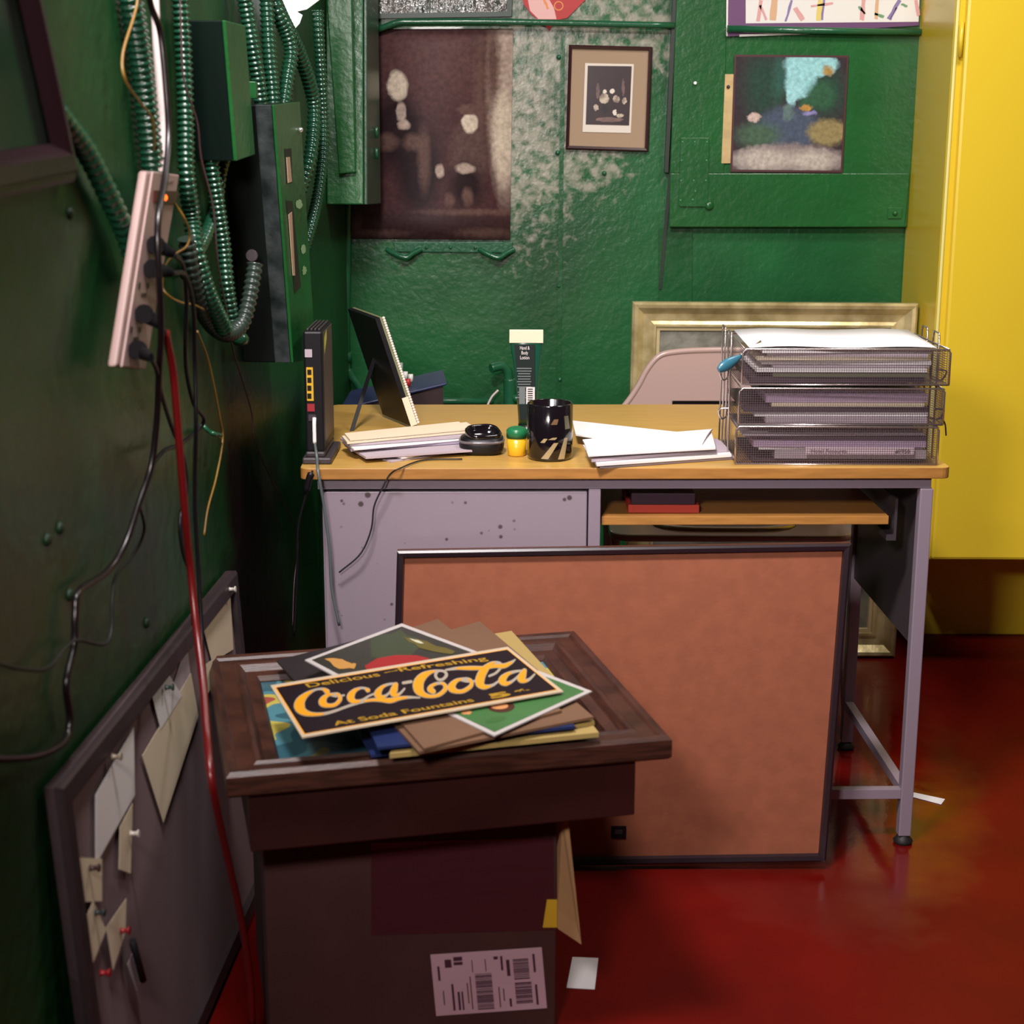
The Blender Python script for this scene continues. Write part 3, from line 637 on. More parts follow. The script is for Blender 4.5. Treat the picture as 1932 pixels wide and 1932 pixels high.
for k in range(4): t.part('port', B().box(*rq(580, 697+k*15, 588, 707+k*15, .0026)), black, under=yp)
t.part('grey_label', B().box(*rq(575, 659, 589, 674, .001)), paper3)
t.part('red_port', B().box(*rq(580, 762, 594, 776, .002)), mat('red_plastic', (.30, .02, .03), .4))
t.part('grey_port', B().box(*rq(582, 782, 596, 794, .002)), dmetal)
t.part('side_sticker', B().poly([V((rx1+.0006, ry0+.02, rzt-.045)), V((rx1+.0006, ry0+.06, rzt-.02)), V((rx1+.0006, ry0+.06, rzt-.002)), V((rx1+.0006, ry0+.02, rzt-.015))]), mat('yellow_sticker', (.62, .62, .10), .5))
t.part('side_panel', B().box((rx1-.0005, ry0+.012, .79), (rx1+.0004, ry1-.01, rzt-.003)), mat('brown_grey_plastic', (.075, .052, .055), .45))
t.done()
pw = FR(594, 800, ry0)
t = Thing('network_cable', 'grey cable with white plug hanging from the router down the desk side', 'cable')
t.part('cable', B().tube([pw+V((0, -.010, -.03)), FR(598, 865, ry0-.02), FR(600, 890, -.025), FR(612, 960, -.02), FR(622, 1040, -.015), FR(626, 1110, -.012), FR(640, 1180, -.012)], .0027, 8), mat('grey_blue_cable', (.09, .11, .11), .4))
t.part('plug', B().tube([pw+V((0, -.004, .012)), pw+V((0, -.009, 0)), pw+V((0, -.010, -.034))], .0035, 10), mat('white_plug', (.8, .76, .78), .35), label='white plug')
t.done()
one('router_cable', 'black cord with thick end dropping below the desk left corner', 'cord', B().tube([FR(590, 888, -.02), FR(583, 905, -.02), FR(575, 940, -.015), FR(562, 1000, -.01), FR(560, 1100, 0), FR(555, 1200, 0)], lambda u: .0065 if .06 < u < .34 else .002, 8), black)
# easel frame
B1, B2, T1, T2 = HZ(775, 804, .756), HZ(722, 782, .756), HZ(708, 602, .972), HZ(656, 583, .972)
nrm = (T1-B1).cross(B2-B1).normalized(); nrm = nrm if nrm.x > 0 else -nrm
t = Thing('easel_photo_frame', 'black backed photo frame with beaded edge standing on its easel leg', 'picture frame')
t.part('back_panel', B().prism([B1, B2, T2, T1], nrm*.010), black)
t.part('frame_edge', B().prism([B1+nrm*.010, B2+nrm*.010, T2+nrm*.010, T1+nrm*.010], nrm*.006), mat('green_grey_edge', (.16, .17, .08), .5), bevel=.001)
b = B(); N = 42
for k in range(N): b.ball(T1.lerp(B1, (k+.5)/N)+nrm*.0175+(T1-T2).normalized()*.001, .0034, seg=8)
t.part('beads', b, mat('pearl_beads', (.72, .62, .55), .25))
t.part('corner_strip', B().prism([B1, B1.lerp(T1, .26), B1.lerp(T1, .26)+nrm*.014, B1+nrm*.014], (T1-T2).normalized()*.002), paper2)
e0, e1 = T2.lerp(B2, .42).lerp(T1.lerp(B1, .42), .45), HZ(664, 812, .7515)
t.part('easel_leg', B().obox((e0+e1)/2, (e1-e0)/2, V((.004, .003, 0)), V((0, .0015, .001))), black)
t.done()
# blue lidded box beyond the desk
t = Thing('blue_box', 'flat dark blue lidded box behind the desk under the photo frame', 'box')
zq = .765; qa = [HZ(641, 772, zq), HZ(838, 722, zq), HZ(836, 698, zq), HZ(661, 738, zq)]
qa = [FR(641, 771, .80), FR(843, 722, .86), FR(836, 697, 1.02), FR(661, 737, .96)]
t.part('lid', B().prism(qa, (0, 0, -.006)), mat('navy_vinyl', (.022, .028, .085), .35), bevel=.002)
qb = [p+V((0, 0, -.0065)) for p in qa]; cc = sum(qb, V((0, 0, 0)))/4
t.part('case', B().prism([cc+(p-cc)*.93 for p in qb], (0, 0, -.10)), mat('dark_case', (.03, .015, .016), .5))
b_ = cc+(qb[0]-cc)*.9-V((0, 0, .1)); 
for p in qb: pp = cc+(p-cc)*.85-V((0, 0, .1)); t.part('leg', B().box((pp.x-.01, pp.y-.01, 0), (pp.x+.01, pp.y+.01, pp.z)), dmetal)
t.done()
n_b = (qa[1]-qa[0]).cross(qa[3]-qa[0]).normalized(); n_b = n_b if n_b.z > 0 else -n_b
for (x, y, c_, nm) in [(757, 702, 'grey', 'tallest'), (766, 713, 'white', 'middle'), (776, 718, 'white', 'right'), (771, 727, 'red', 'red')]:
    p = U(x, y+8, qa[0], n_b)+n_b*.0075; lbl = {'tallest': 'grey capped marker upright on the blue box, tallest of four', 'middle': 'white capped marker on the blue box between two others', 'right': 'white capped marker on the blue box, furthest from the photo frame', 'red': 'short red marker cap on the blue box'}[nm]
    one('marker', lbl, 'marker', B().tube([p, p+V((.0, .002, .018 if nm != 'tallest' else .026))], .006, 10, smooth=False), mat('marker_'+c_, {'grey': (.3, .33, .30), 'white': (.75, .72, .68), 'red': (.45, .02, .02)}[c_], .4), group='markers on the blue box')
# left pile of letters
def sheet(name, pxq, z, th, m, label, group, cat='paper', bend=0):
    pts = [HZ(x, y, z) for x, y in pxq]; b = B(); N = 6
    for k in range(N+1):
        u = k/N; a = pts[0].lerp(pts[1], u); c = pts[3].lerp(pts[2], u); h = V((0, 0, bend*math.sin(math.pi*u)))
        b.v += [a+h, c+h, a+h+V((0, 0, th)), c+h+V((0, 0, th))]
    for k in range(N):
        i = 4*k; j = i+4; b.face((i, i+1, j+1, j)); b.face((i+2, j+2, j+3, i+3)); b.face((i, j, j+2, i+2)); b.face((i+1, i+3, j+3, j+1))
    b.face((0, 2, 3, 1)); i = 4*N; b.face((i, i+1, i+3, i+2))
    return one(name, label, cat, b, m, group)
gl = 'letters in the left pile on the desk'
z = .7503
rows = [([(668, 853), (738, 873), (905, 848), (838, 828)], .003, paper3, 'lowest grey letter of the left pile, corner pointing forward'),
        ([(662, 848), (760, 866), (896, 842), (800, 820)], .003, paper, 'white letter just above the lowest in the left pile'),
        ([(650, 842), (690, 866), (900, 852), (872, 818)], .004, paper3, 'creased grey letter with slanting front in the left pile'),
        ([(646, 836), (662, 852), (884, 836), (868, 812)], .004, mat('lilac_paper', (.30, .25, .33), .6), 'lilac grey envelope in the middle of the left pile'),
        ([(648, 836), (668, 850), (928, 826), (905, 806)], .003, paper, 'wide white envelope in the left pile reaching to the charging cradle'),
        ([(642, 830), (660, 842), (880, 826), (868, 806)], .004, paper3, 'grey folded letter second from the top of the left pile, pinkish'),
        ([(645, 826), (655, 838), (905, 815), (880, 800)], .004, paper2, 'cream envelope near the top of the left pile'),
        ([(650, 820), (660, 832), (880, 812), (866, 798)], .003, paper2, 'topmost cream envelope of the left pile')]
for i, (pq, th, m, lb_) in enumerate(rows):
    sheet('letter', pq, z, th, m, lb_, gl, 'letter'); z += th+.0012
# charging cradle
t = Thing('charging_cradle', 'black rounded cradle with open ring top beside the left letter pile', 'device')
c = HZ(908, 862, .7505)+V((0, .045, 0)); tilt = V((.1, -.25, 1)).normalized()
t.part('base', B().lathe(c, [(.036, 0), (.041, .006), (.043, .018), (.040, .030), (.030, .033)], 40, pw=3.2, sy=.95), black)
t.part('band', B().lathe(c+V((0, 0, .022)), [(.0425, 0), (.0436, .002), (.0425, .005)], 40, pw=3.2, sy=.95), mat('grey_gloss_plastic', (.12, .10, .11), .2))
t.part('ring', B().lathe(c+V((.002, -.004, .028)), [(.033, 0), (.034, .014), (.031, .018), (.028, .014), (.026, .002), (.001, .001)], 40, pw=3, sy=.8, axis=tilt), blackg)
t.done()
one('cradle_cable', 'thin dark cord from the cradle over the desk edge and down the drawer front', 'cord', B().tube([HZ(872, 866, .753), HZ(800, 868, .753), HZ(756, 883, .753), FR(736, 895, -.004), FR(722, 920, -.006), FR(706, 955, -.004), FR(700, 1000, -.002), FR(680, 1045, .0), FR(640, 1080, .002)], .0016, 6), rubber)
# paint jar
t = Thing('paint_jar', 'small yellow jar with a green lid in front of the lotion tube', 'jar')
c = HZ(975, 862, .7505)+V((0, .017, 0))
t.part('jar', B().lathe(c, [(.0155, 0), (.017, .002), (.0185, .034)], 24), mat('yellow_jar', (.72, .38, .015), .3), label='yellow jar')
t.part('lid', B().lathe(c+V((0, 0, .034)), [(.0195, 0), (.0198, .014), (.016, .018), (.012, .020), (.011, .019)], 24), mat('green_lid', (.012, .14, .05), .3), label='green lid')
t.done()
# mug
t = Thing('mug', 'black glossy mug with printed tan stripes at its foot', 'mug')
c = HZ(1038, 872, .7505)+V((0, .041, 0)); R_ = .0425; Hm = .105
t.part('cup', B().lathe(c, [(.038, 0), (R_-.002, .002), (R_, .008), (R_, Hm-.002), (R_-.002, Hm), (R_-.0035, Hm-.001), (R_-.0035, .006), (.001, .005)], 48), blackg)
b = B()
def onm(u, zz, rr=R_+.0004): a = -math.pi/2+u; return V((c.x+rr*math.cos(a), c.y+rr*math.sin(a), c.z+zz))
def stripe(u0, z0, u1, z1, w0, w1, m):
    N = 6
    for k in range(N):
        s0, s1 = k/N, (k+1)/N
        f = lambda s: (u0+(u1-u0)*s, z0+(z1-z0)*s, w0+(w1-w0)*s)
        A, B_ = f(s0), f(s1)
        for h in range(4):
            b.poly([onm(A[0]-A[2]+2*A[2]*h/4, A[1]), onm(A[0]-A[2]+2*A[2]*(h+1)/4, A[1]), onm(B_[0]-B_[2]+2*B_[2]*(h+1)/4, B_[1]), onm(B_[0]-B_[2]+2*B_[2]*h/4, B_[1])], m)
stripe(-.25, .006, .25, .036, .16, .10, 0); stripe(.5, .005, .75, .044, .16, .10, 0); stripe(-.35, .036, -.2, .044, .1, .08, 0); stripe(.05, .042, .2, .046, .16, .1, 0)
stripe(.15, .070, .25, .080, .14, .1, 1); stripe(.85, .06, .75, .085, .16, .12, 2)
t.part('printed_pattern', b, [mat('mug_tan', (.34, .25, .13), .25), mat('mug_brown', (.16, .09, .05), .25), mat('mug_olive', (.10, .09, .05), .25)], label='tan stripes')
t.part('handle', B().tube([V((c.x-.01, c.y+R_-.002, c.z+.085)), V((c.x-.016, c.y+R_+.025, c.z+.08)), V((c.x-.018, c.y+R_+.03, c.z+.05)), V((c.x-.012, c.y+R_+.018, c.z+.025)), V((c.x-.01, c.y+R_-.002, c.z+.02))], .005, 10), blackg)
t.done()
# lotion tube
t = Thing('lotion_tube', 'tall dark green lotion tube with cream crimped end standing upright', 'tube')
c = HZ(996, 822, .7505); yy = c.y; zt_ = FR(990, 622, yy).z; zc = FR(990, 645, yy).z; hw = (FR(1024, 640, yy).x-FR(962, 640, yy).x)/2; cx_ = FR(993, 640, yy).x
b = B(); base = 0; NN = 32; prof = [(.0, .85, .019, .019), (.3, .9, .021, .018), (.7, .97, .026, .012), (1, 1, hw, .0035)]
H0 = .775
for (u, _, rx_, ry_) in prof:
    zz = H0+(zc-H0)*u; cxx = c.x+(cx_-c.x)*u
    for k in range(NN): a = 2*math.pi*k/NN; b.v.append(V((cxx+rx_*math.cos(a), yy+ry_*math.sin(a), zz)))
for i in range(3):
    for k in range(NN): b.face((i*NN+k, i*NN+(k+1) % NN, (i+1)*NN+(k+1) % NN, (i+1)*NN+k), 0, True)
b.face(range(NN)); tb = t.part('body', b, mat('bottle_green_plastic', (.008, .06, .035), .2))
t.part('crimp', B().box((cx_-hw-.001, yy-.004, zc-.002), (cx_+hw+.001, yy+.003, zt_)), mat('cream_plastic', (.66, .58, .42), .4), bevel=.001, label='cream crimped end')
t.part('cap', B().lathe(V((c.x, yy, .7505)), [(.018, 0), (.0195, .003), (.0195, .0245)], 24), mat('cap_black', (.01, .01, .012), .3))
b = B(); lt = V((0, -.0005, 0))
def ty(z): u = (z-H0)/(zc-H0); return yy-(.0035+(1-u)*.0165)-.0036
b.add([V((cx_-.024, ty(zc)-.001, zc-.004)), V((cx_+.017, ty(zc)-.001, zc-.004)), V((c.x+.013, ty(H0)+.0005, H0+.012)), V((c.x-.016, ty(H0)+.0005, H0+.012))], [(0, 1, 2, 3)], 1)
def tl(s, xc, z, h, wd):
    y = ty(z)-.0018; text_b(b, s, (cx_+xc-wd/2, y, z), (cx_+xc+wd/2, y, z), V((0, .08, 1)), h, 0)
tl('Hand &', -.003, zc-.014, .007, .019); tl('Body', -.003, zc-.0235, .007, .013); tl('Lotion', -.003, zc-.033, .007, .018)
for k in range(12):
    z_ = zc-.052-k*.0052; wd = .030-.006*random.random(); y = ty(z_)-.0018
    if k in (8,): continue
    b.box((cx_-.004-wd/2, y, z_), (cx_-.004+wd/2, y+.0003, z_+.0022), 2)
y = ty(.83)-.002; b.box((c.x-.004, y, .818), (c.x+.013, y+.0003, .852), 0); b.box((c.x-.018, y, .818), (c.x-.006, y+.0003, .852), 2)
for k in range(7): b.box((c.x-.001, y-.0003, .821+k*.0043), (c.x+.009, y, .823+k*.0043), 1)
t.part('label', b, [mat('label_white', (.62, .56, .55), .5), mat('label_black', (.004, .009, .008), .6, spec=.2), mat('label_grey', (.12, .14, .14), .5)], under=tb)
t.done()
# right pile of papers
gr = 'papers in the pile left of the wire trays'; z = .7503
rows = [([(1112, 862), (1132, 884), (1385, 866), (1365, 842)], .005, paper3, 'lowest greyish letter in the pile left of the wire trays', .001),
        ([(1108, 858), (1126, 880), (1380, 862), (1360, 836)], .005, paper, 'thick white letter second from the bottom left of the wire trays', .001),
        ([(1104, 852), (1116, 872), (1374, 852), (1352, 832)], .005, paper3, 'grey lilac letter in the middle of the pile left of the trays', .002),
        ([(1080, 796), (1086, 822), (1260, 850), (1300, 820)], .003, paper, 'white sheet reaching back towards the black mug', .0),
        ([(1100, 842), (1110, 862), (1350, 848), (1342, 818)], .003, paper, 'white letter second from the top left of the wire trays', .002),
        ([(1099, 832), (1108, 854), (1325, 840), (1344, 812)], .003, mat('bright_paper', (.80, .78, .82), .6), 'topmost bright white letter of the pile left of the wire trays', .003)]
for (pq, th, m, lb_, bd) in rows:
    sheet('letter', pq, z, th, m, lb_, gr, 'letter', bd); z += th+.0012

# ------------------------------------------------------------------ three tier wire letter tray
mm = mesh_mat('perforated_steel', (.13, .09, .10))
ty0 = HZ(1400, 878).y+.004; ty1 = ty0+.235
X0, X1 = FR(1387, 870, ty0).x, FR(1768, 870, ty0).x
t = Thing('letter_tray', 'three tier steel mesh letter tray on the right end of the desk', 'letter tray')
tiers = [(878, 805), (801, 733), (726, 659)]; TZ = []
for i, (yb_, yt_) in enumerate(tiers):
    za, zc_ = FR(1500, yb_, ty0).z, FR(1500, yt_, ty0).z
    if i == 0: za = .7515
    TZ.append((za, zc_)); o_ = .006*i
    x0, x1 = X0+o_*.6, X1+o_
    fr_ = [V((x0, ty0, za)), V((x0, ty0, zc_-.006)), V((x0+.006, ty0, zc_)), V((x1-.006, ty0, zc_)), V((x1, ty0, zc_-.006)), V((x1, ty0, za))]
    b = B(); b.tube(fr_, .0018, 8, smooth=False)
    b.tube([V((x0, ty0, za)), V((x1, ty0, za))], .0014, 8, smooth=False)
    b.tube([V((x1-.003, ty0, zc_)), V((x1-.008, ty1, zc_)), V((x0+.008, ty1, zc_)), V((x0+.003, ty0, zc_))], .0016, 8, smooth=False)
    tr = t.part('tray', B().poly([V((x0, ty0, za)), V((x1, ty0, za)), V((x1, ty0, zc_)), V((x0, ty0, zc_))]).poly([V((x1, ty0, za)), V((x1-.006, ty1, za)), V((x1-.006, ty1, zc_)), V((x1, ty0, zc_))])
                .poly([V((x0, ty0, za)), V((x0+.006, ty1, za)), V((x0+.006, ty1, zc_-.0)), V((x0, ty0, zc_))]).box((x0, ty0, za), (x1, ty1, za+.0012)), mm)
    t.part('rim_wire', b, chrome, under=tr)
for sx, x_, sg in ((0, X0, -1), (1, X1, 1)):
    top = TZ[-1][1]+.022; b = B()
    for yq in (ty0+.075, ty0+.16):
        xx = x_+sg*.006
        b.tube([V((xx, yq-.014, .7525)), V((xx, yq-.014, top-.01)), V((xx, yq-.010, top)), V((xx, yq+.024, top)), V((xx, yq+.028, top-.01)), V((xx, yq+.028, .7525))], .0017, 8, smooth=False)
    for za, zc_ in TZ[1:]:
        yq = ty0+.075
        b.tube([V((x_+sg*.004, yq-.014, za+.02)), V((x_+sg*.024, yq-.010, za+.016)), V((x_+sg*.018, yq+.0, za-.002)), V((x_+sg*.006, yq+.028, za-.002)), V((x_+sg*.004, yq+.03, za+.02))], .0018, 8)
    t.part('side_support', b, chrome)
t.done()
# papers inside the trays
pm_ = [paper, paper3, paper2, mat('olive_folder', (.12, .13, .07), .6), mat('dark_folder', (.05, .03, .04), .6), mat('lilac_folder', (.42, .30, .42), .6)]
spec = {0: [(.004, 4, .02), (.012, 1, .06), (.003, 0, .03), (.008, 5, .02), (.006, 4, .05), (.003, 1, .0)],
        1: [(.006, 1, .04), (.005, 0, .02), (.006, 4, .0), (.004, 2, .05), (.009, 5, .04)],
        2: [(.008, 4, .01), (.006, 3, .05), (.005, 0, .02), (.004, 1, .05), (.006, 0, .03), (.004, 2, .02), (.005, 1, .04), (.006, 0, .03)]}
nmz = {4: 'dark folder', 1: 'grey bundle of papers', 0: 'white bundle of papers', 5: 'lilac folder', 3: 'olive folder', 2: 'cream bundle of papers'}
tn = ['bottom', 'middle', 'top']; ordn = ['lowest', 'second up', 'third up', 'fourth up', 'fifth up', 'sixth up', 'seventh up', 'topmost']
for i in range(3):
    z = TZ[i][0]+.0022
    for k, (th, mi, ins) in enumerate(spec[i]):
        jx = ins; jy = random.uniform(0, .012); a0 = random.uniform(-.02, .02); nn_ = 'topmost' if k == len(spec[i])-1 else ordn[k]
        th *= (1.35, 1.6, 1.28)[i]
        cx0, cx1 = X0+.014+jx, X1-.016-random.uniform(0, .012)
        b = B().prism([V((cx0, ty0+.006+jy, z)), V((cx1, ty0+.006+jy+.008*(a0 > 0), z)), V((cx1-.004, ty1-.006, z)), V((cx0, ty1-.006, z))], (0, 0, th))
        one('paper_bundle', '%s, %s in the %s tray of the mesh letter tray' % (nmz[mi], nn_, tn[i]), 'papers', b, pm_[mi], group='papers in the %s mesh tray' % tn[i]); z += th+.0008
zt2 = z
b = B(); N = 14; x0, x1 = X0+.02, X1-.012
for k in range(N+1):
    u = k/N; h = .004*math.sin(u*9)+.010*u*(1-u)*2
    for (yy_, hh) in ((ty0+.006, 0), (ty1-.01, .006)): b.v.append(V((x0+(x1-x0)*u, yy_, zt2+.001+h*.5+hh)))
for k in range(N): b.face((2*k, 2*k+2, 2*k+3, 2*k+1), 0, True)
o = one('top_sheet', 'rumpled bright white sheet lying on top of the full letter tray', 'paper', b, MT['bright_paper']); md = o.modifiers.new('s', 'SOLIDIFY'); md.thickness = .0008; md.offset = 1
# label strip with writing, in the bottom tray
a = FR(1520, 843, ty0+.004); c = FR(1724, 858, ty0+.004); b = B().box((a.x, ty0+.003, c.z), (c.x, ty0+.0045, a.z))
text_b(b, 'Hotel Accounts', (a.x+.010, ty0+.0025, c.z+.003), (a.x+.075, ty0+.0025, c.z+.003), (0, 0, 1), .008, 1)
text_b(b, '#1950', (c.x-.035, ty0+.0025, c.z+.003), (c.x-.008, ty0+.0025, c.z+.003), (0, 0, 1), .007, 1, bold=.02)
one('label_strip', 'pale lettered strip at the front of the bottom mesh tray', 'label', b, [mat('pale_pink_card', (.62, .48, .55), .6), mat('grey_ink', (.08, .04, .06), .6)])
t = Thing('scissors', 'blue handled cutter stuck slanting through the top left corner of the tray', 'cutter')
hp = FR(1355, 698, ty0-.008); hq = FR(1398, 672, ty0+.012); he = FR(1436, 645, ty0+.05)
t.part('handle', B().tube([hp, hp.lerp(hq, .25), hp.lerp(hq, .6), hq], lambda u: .003+.008*math.sin(math.pi*min(1, u*.9+.08)), 12, flat=.7), mat('teal_plastic', (.03, .13, .19), .3), label='blue handle')
t.part('blade', B().tube([hq, he], .004, 8, smooth=False, flat=.3), chrome)
t.done()
one('loose_wire', 'short dark wire sticking out at the right side of the letter tray', 'wire', B().tube([FR(1776, 788, ty0+.03), FR(1783, 800, ty0+.03), FR(1785, 822, ty0+.03)], .0014, 6), black)

# ------------------------------------------------------------------ left wall: boxes, conduits, cables
def wlbox(pts, off0, off1): return B().prism([WL(x, y, off1) for x, y in pts], WN*(off0-off1))
t = Thing('junction_box', 'green painted junction box high on the left wall between the conduits', 'electrical box')
q1 = [(418, 38), (456, 48), (475, 292), (440, 304)]
t.part('case', wlbox(q1, .001, .060), mat('shaded_case_side', (.004, .009, .007), .25, coat=.3), bevel=.002)  # near-black case colour holds the shaded side of the green box
pts = [WL(x, y, .0605) for x, y in q1]
t.part('cover', B().prism(pts, WN*.006), greenb, bevel=.002)
t.part('clasp', B().obox(WL(478, 170, .050), (.006, 0, 0), (0, .01, 0), (0, 0, .014)), greenb, bevel=.001)
t.done()
t = Thing('breaker_panel', 'long green panel with slots and scratched metal edge above the router', 'electrical box')
q2 = [(512, 198), (560, 192), (591, 676), (548, 684)]
PO = .088; q2w = [WL(x, y, PO) for x, y in q2]; cq = sum(q2w, V((0, 0, 0)))/4
t.part('case', B().prism(q2w, -WN*(PO-.001)), mat('shaded_panel_side', (.004, .006, .005), .35), bevel=.002)  # shade on the panel's near side put into the case colour
t.part('edge_flange', B().prism([q2w[0], q2w[3], q2w[3]-WN*.028, q2w[0]-WN*.028], (0, -.003, 0)), mat('scuffed_metal', (.10, .12, .12), .3, metal=.6, col2=(.02, .03, .03), vscale=18, bump=.3), bevel=.001)
cv = t.part('cover', B().prism([p+WN*.0005 for p in q2w], WN*.005), greenb, bevel=.001)
def cvp(x, y): return WL(x, y, PO+.0062)
for sl in ([(537, 281), (550, 280), (552, 345), (541, 347)], [(540, 378), (552, 380), (568, 540), (556, 555)]):
    t.part('slot', B().poly([cvp(x, y) for x, y in sl]), mat('slot_black', (.004, .003, .003), .6), under=cv)
for sl in ([(540, 297), (546, 296), (550, 343), (543, 345)], [(544, 405), (550, 400), (556, 520), (552, 520)]):
    t.part('switch_strip', B().prism([WL(x, y, PO+.0068) for x, y in sl], WN*.001), mat('tan_strip', (.45, .30, .22), .5), under=cv)
for (x, y, rx, ry) in [(564, 385, 8, 12), (572, 470, 6, 12), (574, 510, 6, 11)]:
    t.part('paint_chip', B().poly([cvp(a_, b_) + WN*.0004 for a_, b_ in jag(ell(x, y, rx*.8, ry*.8, 8), 2, 1.5)]), mat('pale_green_chip', (.25, .40, .22), .5), under=cv)
t.part('screw', B().ball(cvp(564, 245)+WN*.003, .005, seg=10), mat('bright_screw', (.7, .7, .68), .2, metal=.8), under=cv)
c = U(475, 482, q2w[0]-WN*.05+V((0, -.001, 0)), V((0, 1, 0)))
t.part('screw', B().lathe(c, [(.011, 0), (.010, .002)], 14, axis=V((0, -1, 0))).box((c.x-.001, c.y-.0035, c.z-.010), (c.x+.001, c.y-.002, c.z+.010)), dmetal)
t.part('knockout', B().ball(WL(453, 640, .03), .016, sc=(1, 1, .8)), greend)
t.done()
t = Thing('wall_cabinet', 'tall narrow green cabinet with hinged door where the walls meet', 'electrical box')
q3 = [(685, -60), (706, -60), (712, 384), (686, 386)]
q3w = [WL(x, y, .09) for x, y in q3]
t.part('case', B().prism(q3w, -WN*.089), greenb, bevel=.003)
t.part('door', B().prism([p+WN*.001 for p in q3w], WN*.008), mat('semi_gloss_green_grey', (.035, .075, .045), .3, bump=.2), bevel=.002)
fy = min(p.y for p in q3w)-.001
t.part('side_rib', B().prism([FR(612, -60, fy), FR(664, -60, fy), FR(672, 325, fy), FR(640, 328, fy)], (0, -.010, 0)), greenb, bevel=.003)
for y in (250, 290): t.part('hinge', B().tube([WL(710, y-10, .105), WL(711, y+10, .105)], .004, 8, smooth=False), greend)
t.done()

def rib(label, pts, r, offs, pitch=.0085, m=None, name='flexible_conduit'):
    if not isinstance(offs, (list, tuple)): offs = [offs]*len(pts)
    return one(name, label, 'conduit', B().tube([WL(x, y, o_) for (x, y), o_ in zip(pts, offs)], r, 14, rib=1, pitch=pitch, amp=.16), m or greenk, group='flexible conduits on the left wall')
rib('thickest ribbed green conduit going down behind the beige power strip', [(240, -60), (246, 0), (262, 100), (275, 200), (287, 320), (290, 420)], .0155, .018, .0095)
rib('ribbed green conduit slanting from the dark picture to the power strip', [(80, 180), (125, 235), (165, 290), (205, 370), (240, 450), (262, 530)], .0125, [.013, .015, .018, .021, .022, .022], .016)
rib('long ribbed green conduit hanging right of the white power cord', [(335, -60), (340, 0), (346, 100), (350, 220), (352, 330), (362, 410), (372, 480), (395, 560), (425, 625)], .0125, [.02]*6+[.03, .04, .05], .009)
rib('ribbed green conduit coming out under the junction box', [(396, 285), (402, 330), (412, 400), (422, 470), (428, 540), (438, 610)], .012, [.02, .022, .026, .03, .033, .036], .009)
rib('ribbed green conduit behind the one below the junction box', [(425, 295), (416, 330), (408, 390), (390, 440), (372, 478), (350, 520)], .010, .012, .012)
rib('greyish ribbed conduit looping up in a hook below the breaker panel side', [(352, 450), (362, 510), (378, 575), (402, 615), (430, 630), (455, 612), (468, 575), (478, 520), (481, 498)], .0125, [.022, .024, .026, .03, .04, .052, .060, .067, .069], .011, mat('grey_green_conduit', (.022, .036, .028), .3))
rib('leftmost of the conduits dropping into the top of the breaker panel', [(452, -60), (462, 0), (478, 100), (488, 160), (494, 215)], .0130, [.03, .032, .04, .045, .047], .009)
rib('second conduit from the left entering the breaker panel top', [(498, -60), (503, 0), (508, 100), (513, 160), (516, 205)], .0125, [.05, .05, .052, .054, .055], .009)
rib('curving conduit entering the breaker panel top right of two others', [(515, -60), (520, 10), (540, 60), (549, 100), (542, 150), (535, 200)], .0130, [.05, .055, .068, .074, .068, .062], .0095)
rib('conduit curving past the right side of the breaker panel top', [(500, -40), (530, 30), (560, 90), (582, 150), (592, 195), (592, 240), (585, 300), (570, 350), (548, 400)], .0130, [.03, .04, .055, .066, .070, .070, .066, .05, .03], .011)
rib('straight conduit hanging left of the tall wall cabinet', [(600, 20), (601, 60), (606, 150), (610, 230), (608, 310), (598, 380), (586, 430), (570, 480), (545, 520)], .0115, [.06]*5+[.055, .05, .04, .03], .010)

t = Thing('white_wall_piece', 'glowing white curved piece peeking out at the top behind the conduits', 'fixture')
wl_m = mat('glowing_white', (.85, .84, .84), .5, emit=.8)  # white surface with a weak glow of its own
b = B(); sh = [(505, -60), (512, 0), (530, 18), (560, 22), (575, 26), (572, 40), (562, 54), (548, 50), (530, 30)]
t.part('shade', B().prism([WL(x, y, .03) for x, y in [(500, -60), (508, 5), (525, 12), (548, 48), (555, 57), (566, 45), (572, 28), (562, 22), (580, 18), (604, 0), (620, -60)]], WN*-.006), wl_m, bevel=.002)
t.part('mount', B().ball(WL(519, 11, .038), .006), black)
t.done()

# dark framed picture at the left edge
t = Thing('dark_framed_picture', 'dark moulded wooden frame with greenish glass at the left edge', 'picture')
q = [WL(-190, 415, .012), WL(130, 343, .012), WL(56, 0, .012), WL(20, -160, .012)]
q[3] = q[0]+(q[2]-q[1]); ext = (q[2]-q[1])*.4; q[2] += ext; q[3] += ext
t.part('frame', B().sweep(q, WN, [(0, -.010), (0, .006), (.006, .012), (.012, .012), (.016, .020), (.034, .024), (.040, .018), (.048, .006)]), mat('purple_black_wood', (.018, .007, .010), .35, bump=.2, bscale=40), bevel=.0)
t.part('glass', B().poly([p+WN*.004 for p in q]), mat('greenish_glass', (.012, .022, .017), .12, var=.2))
t.done()

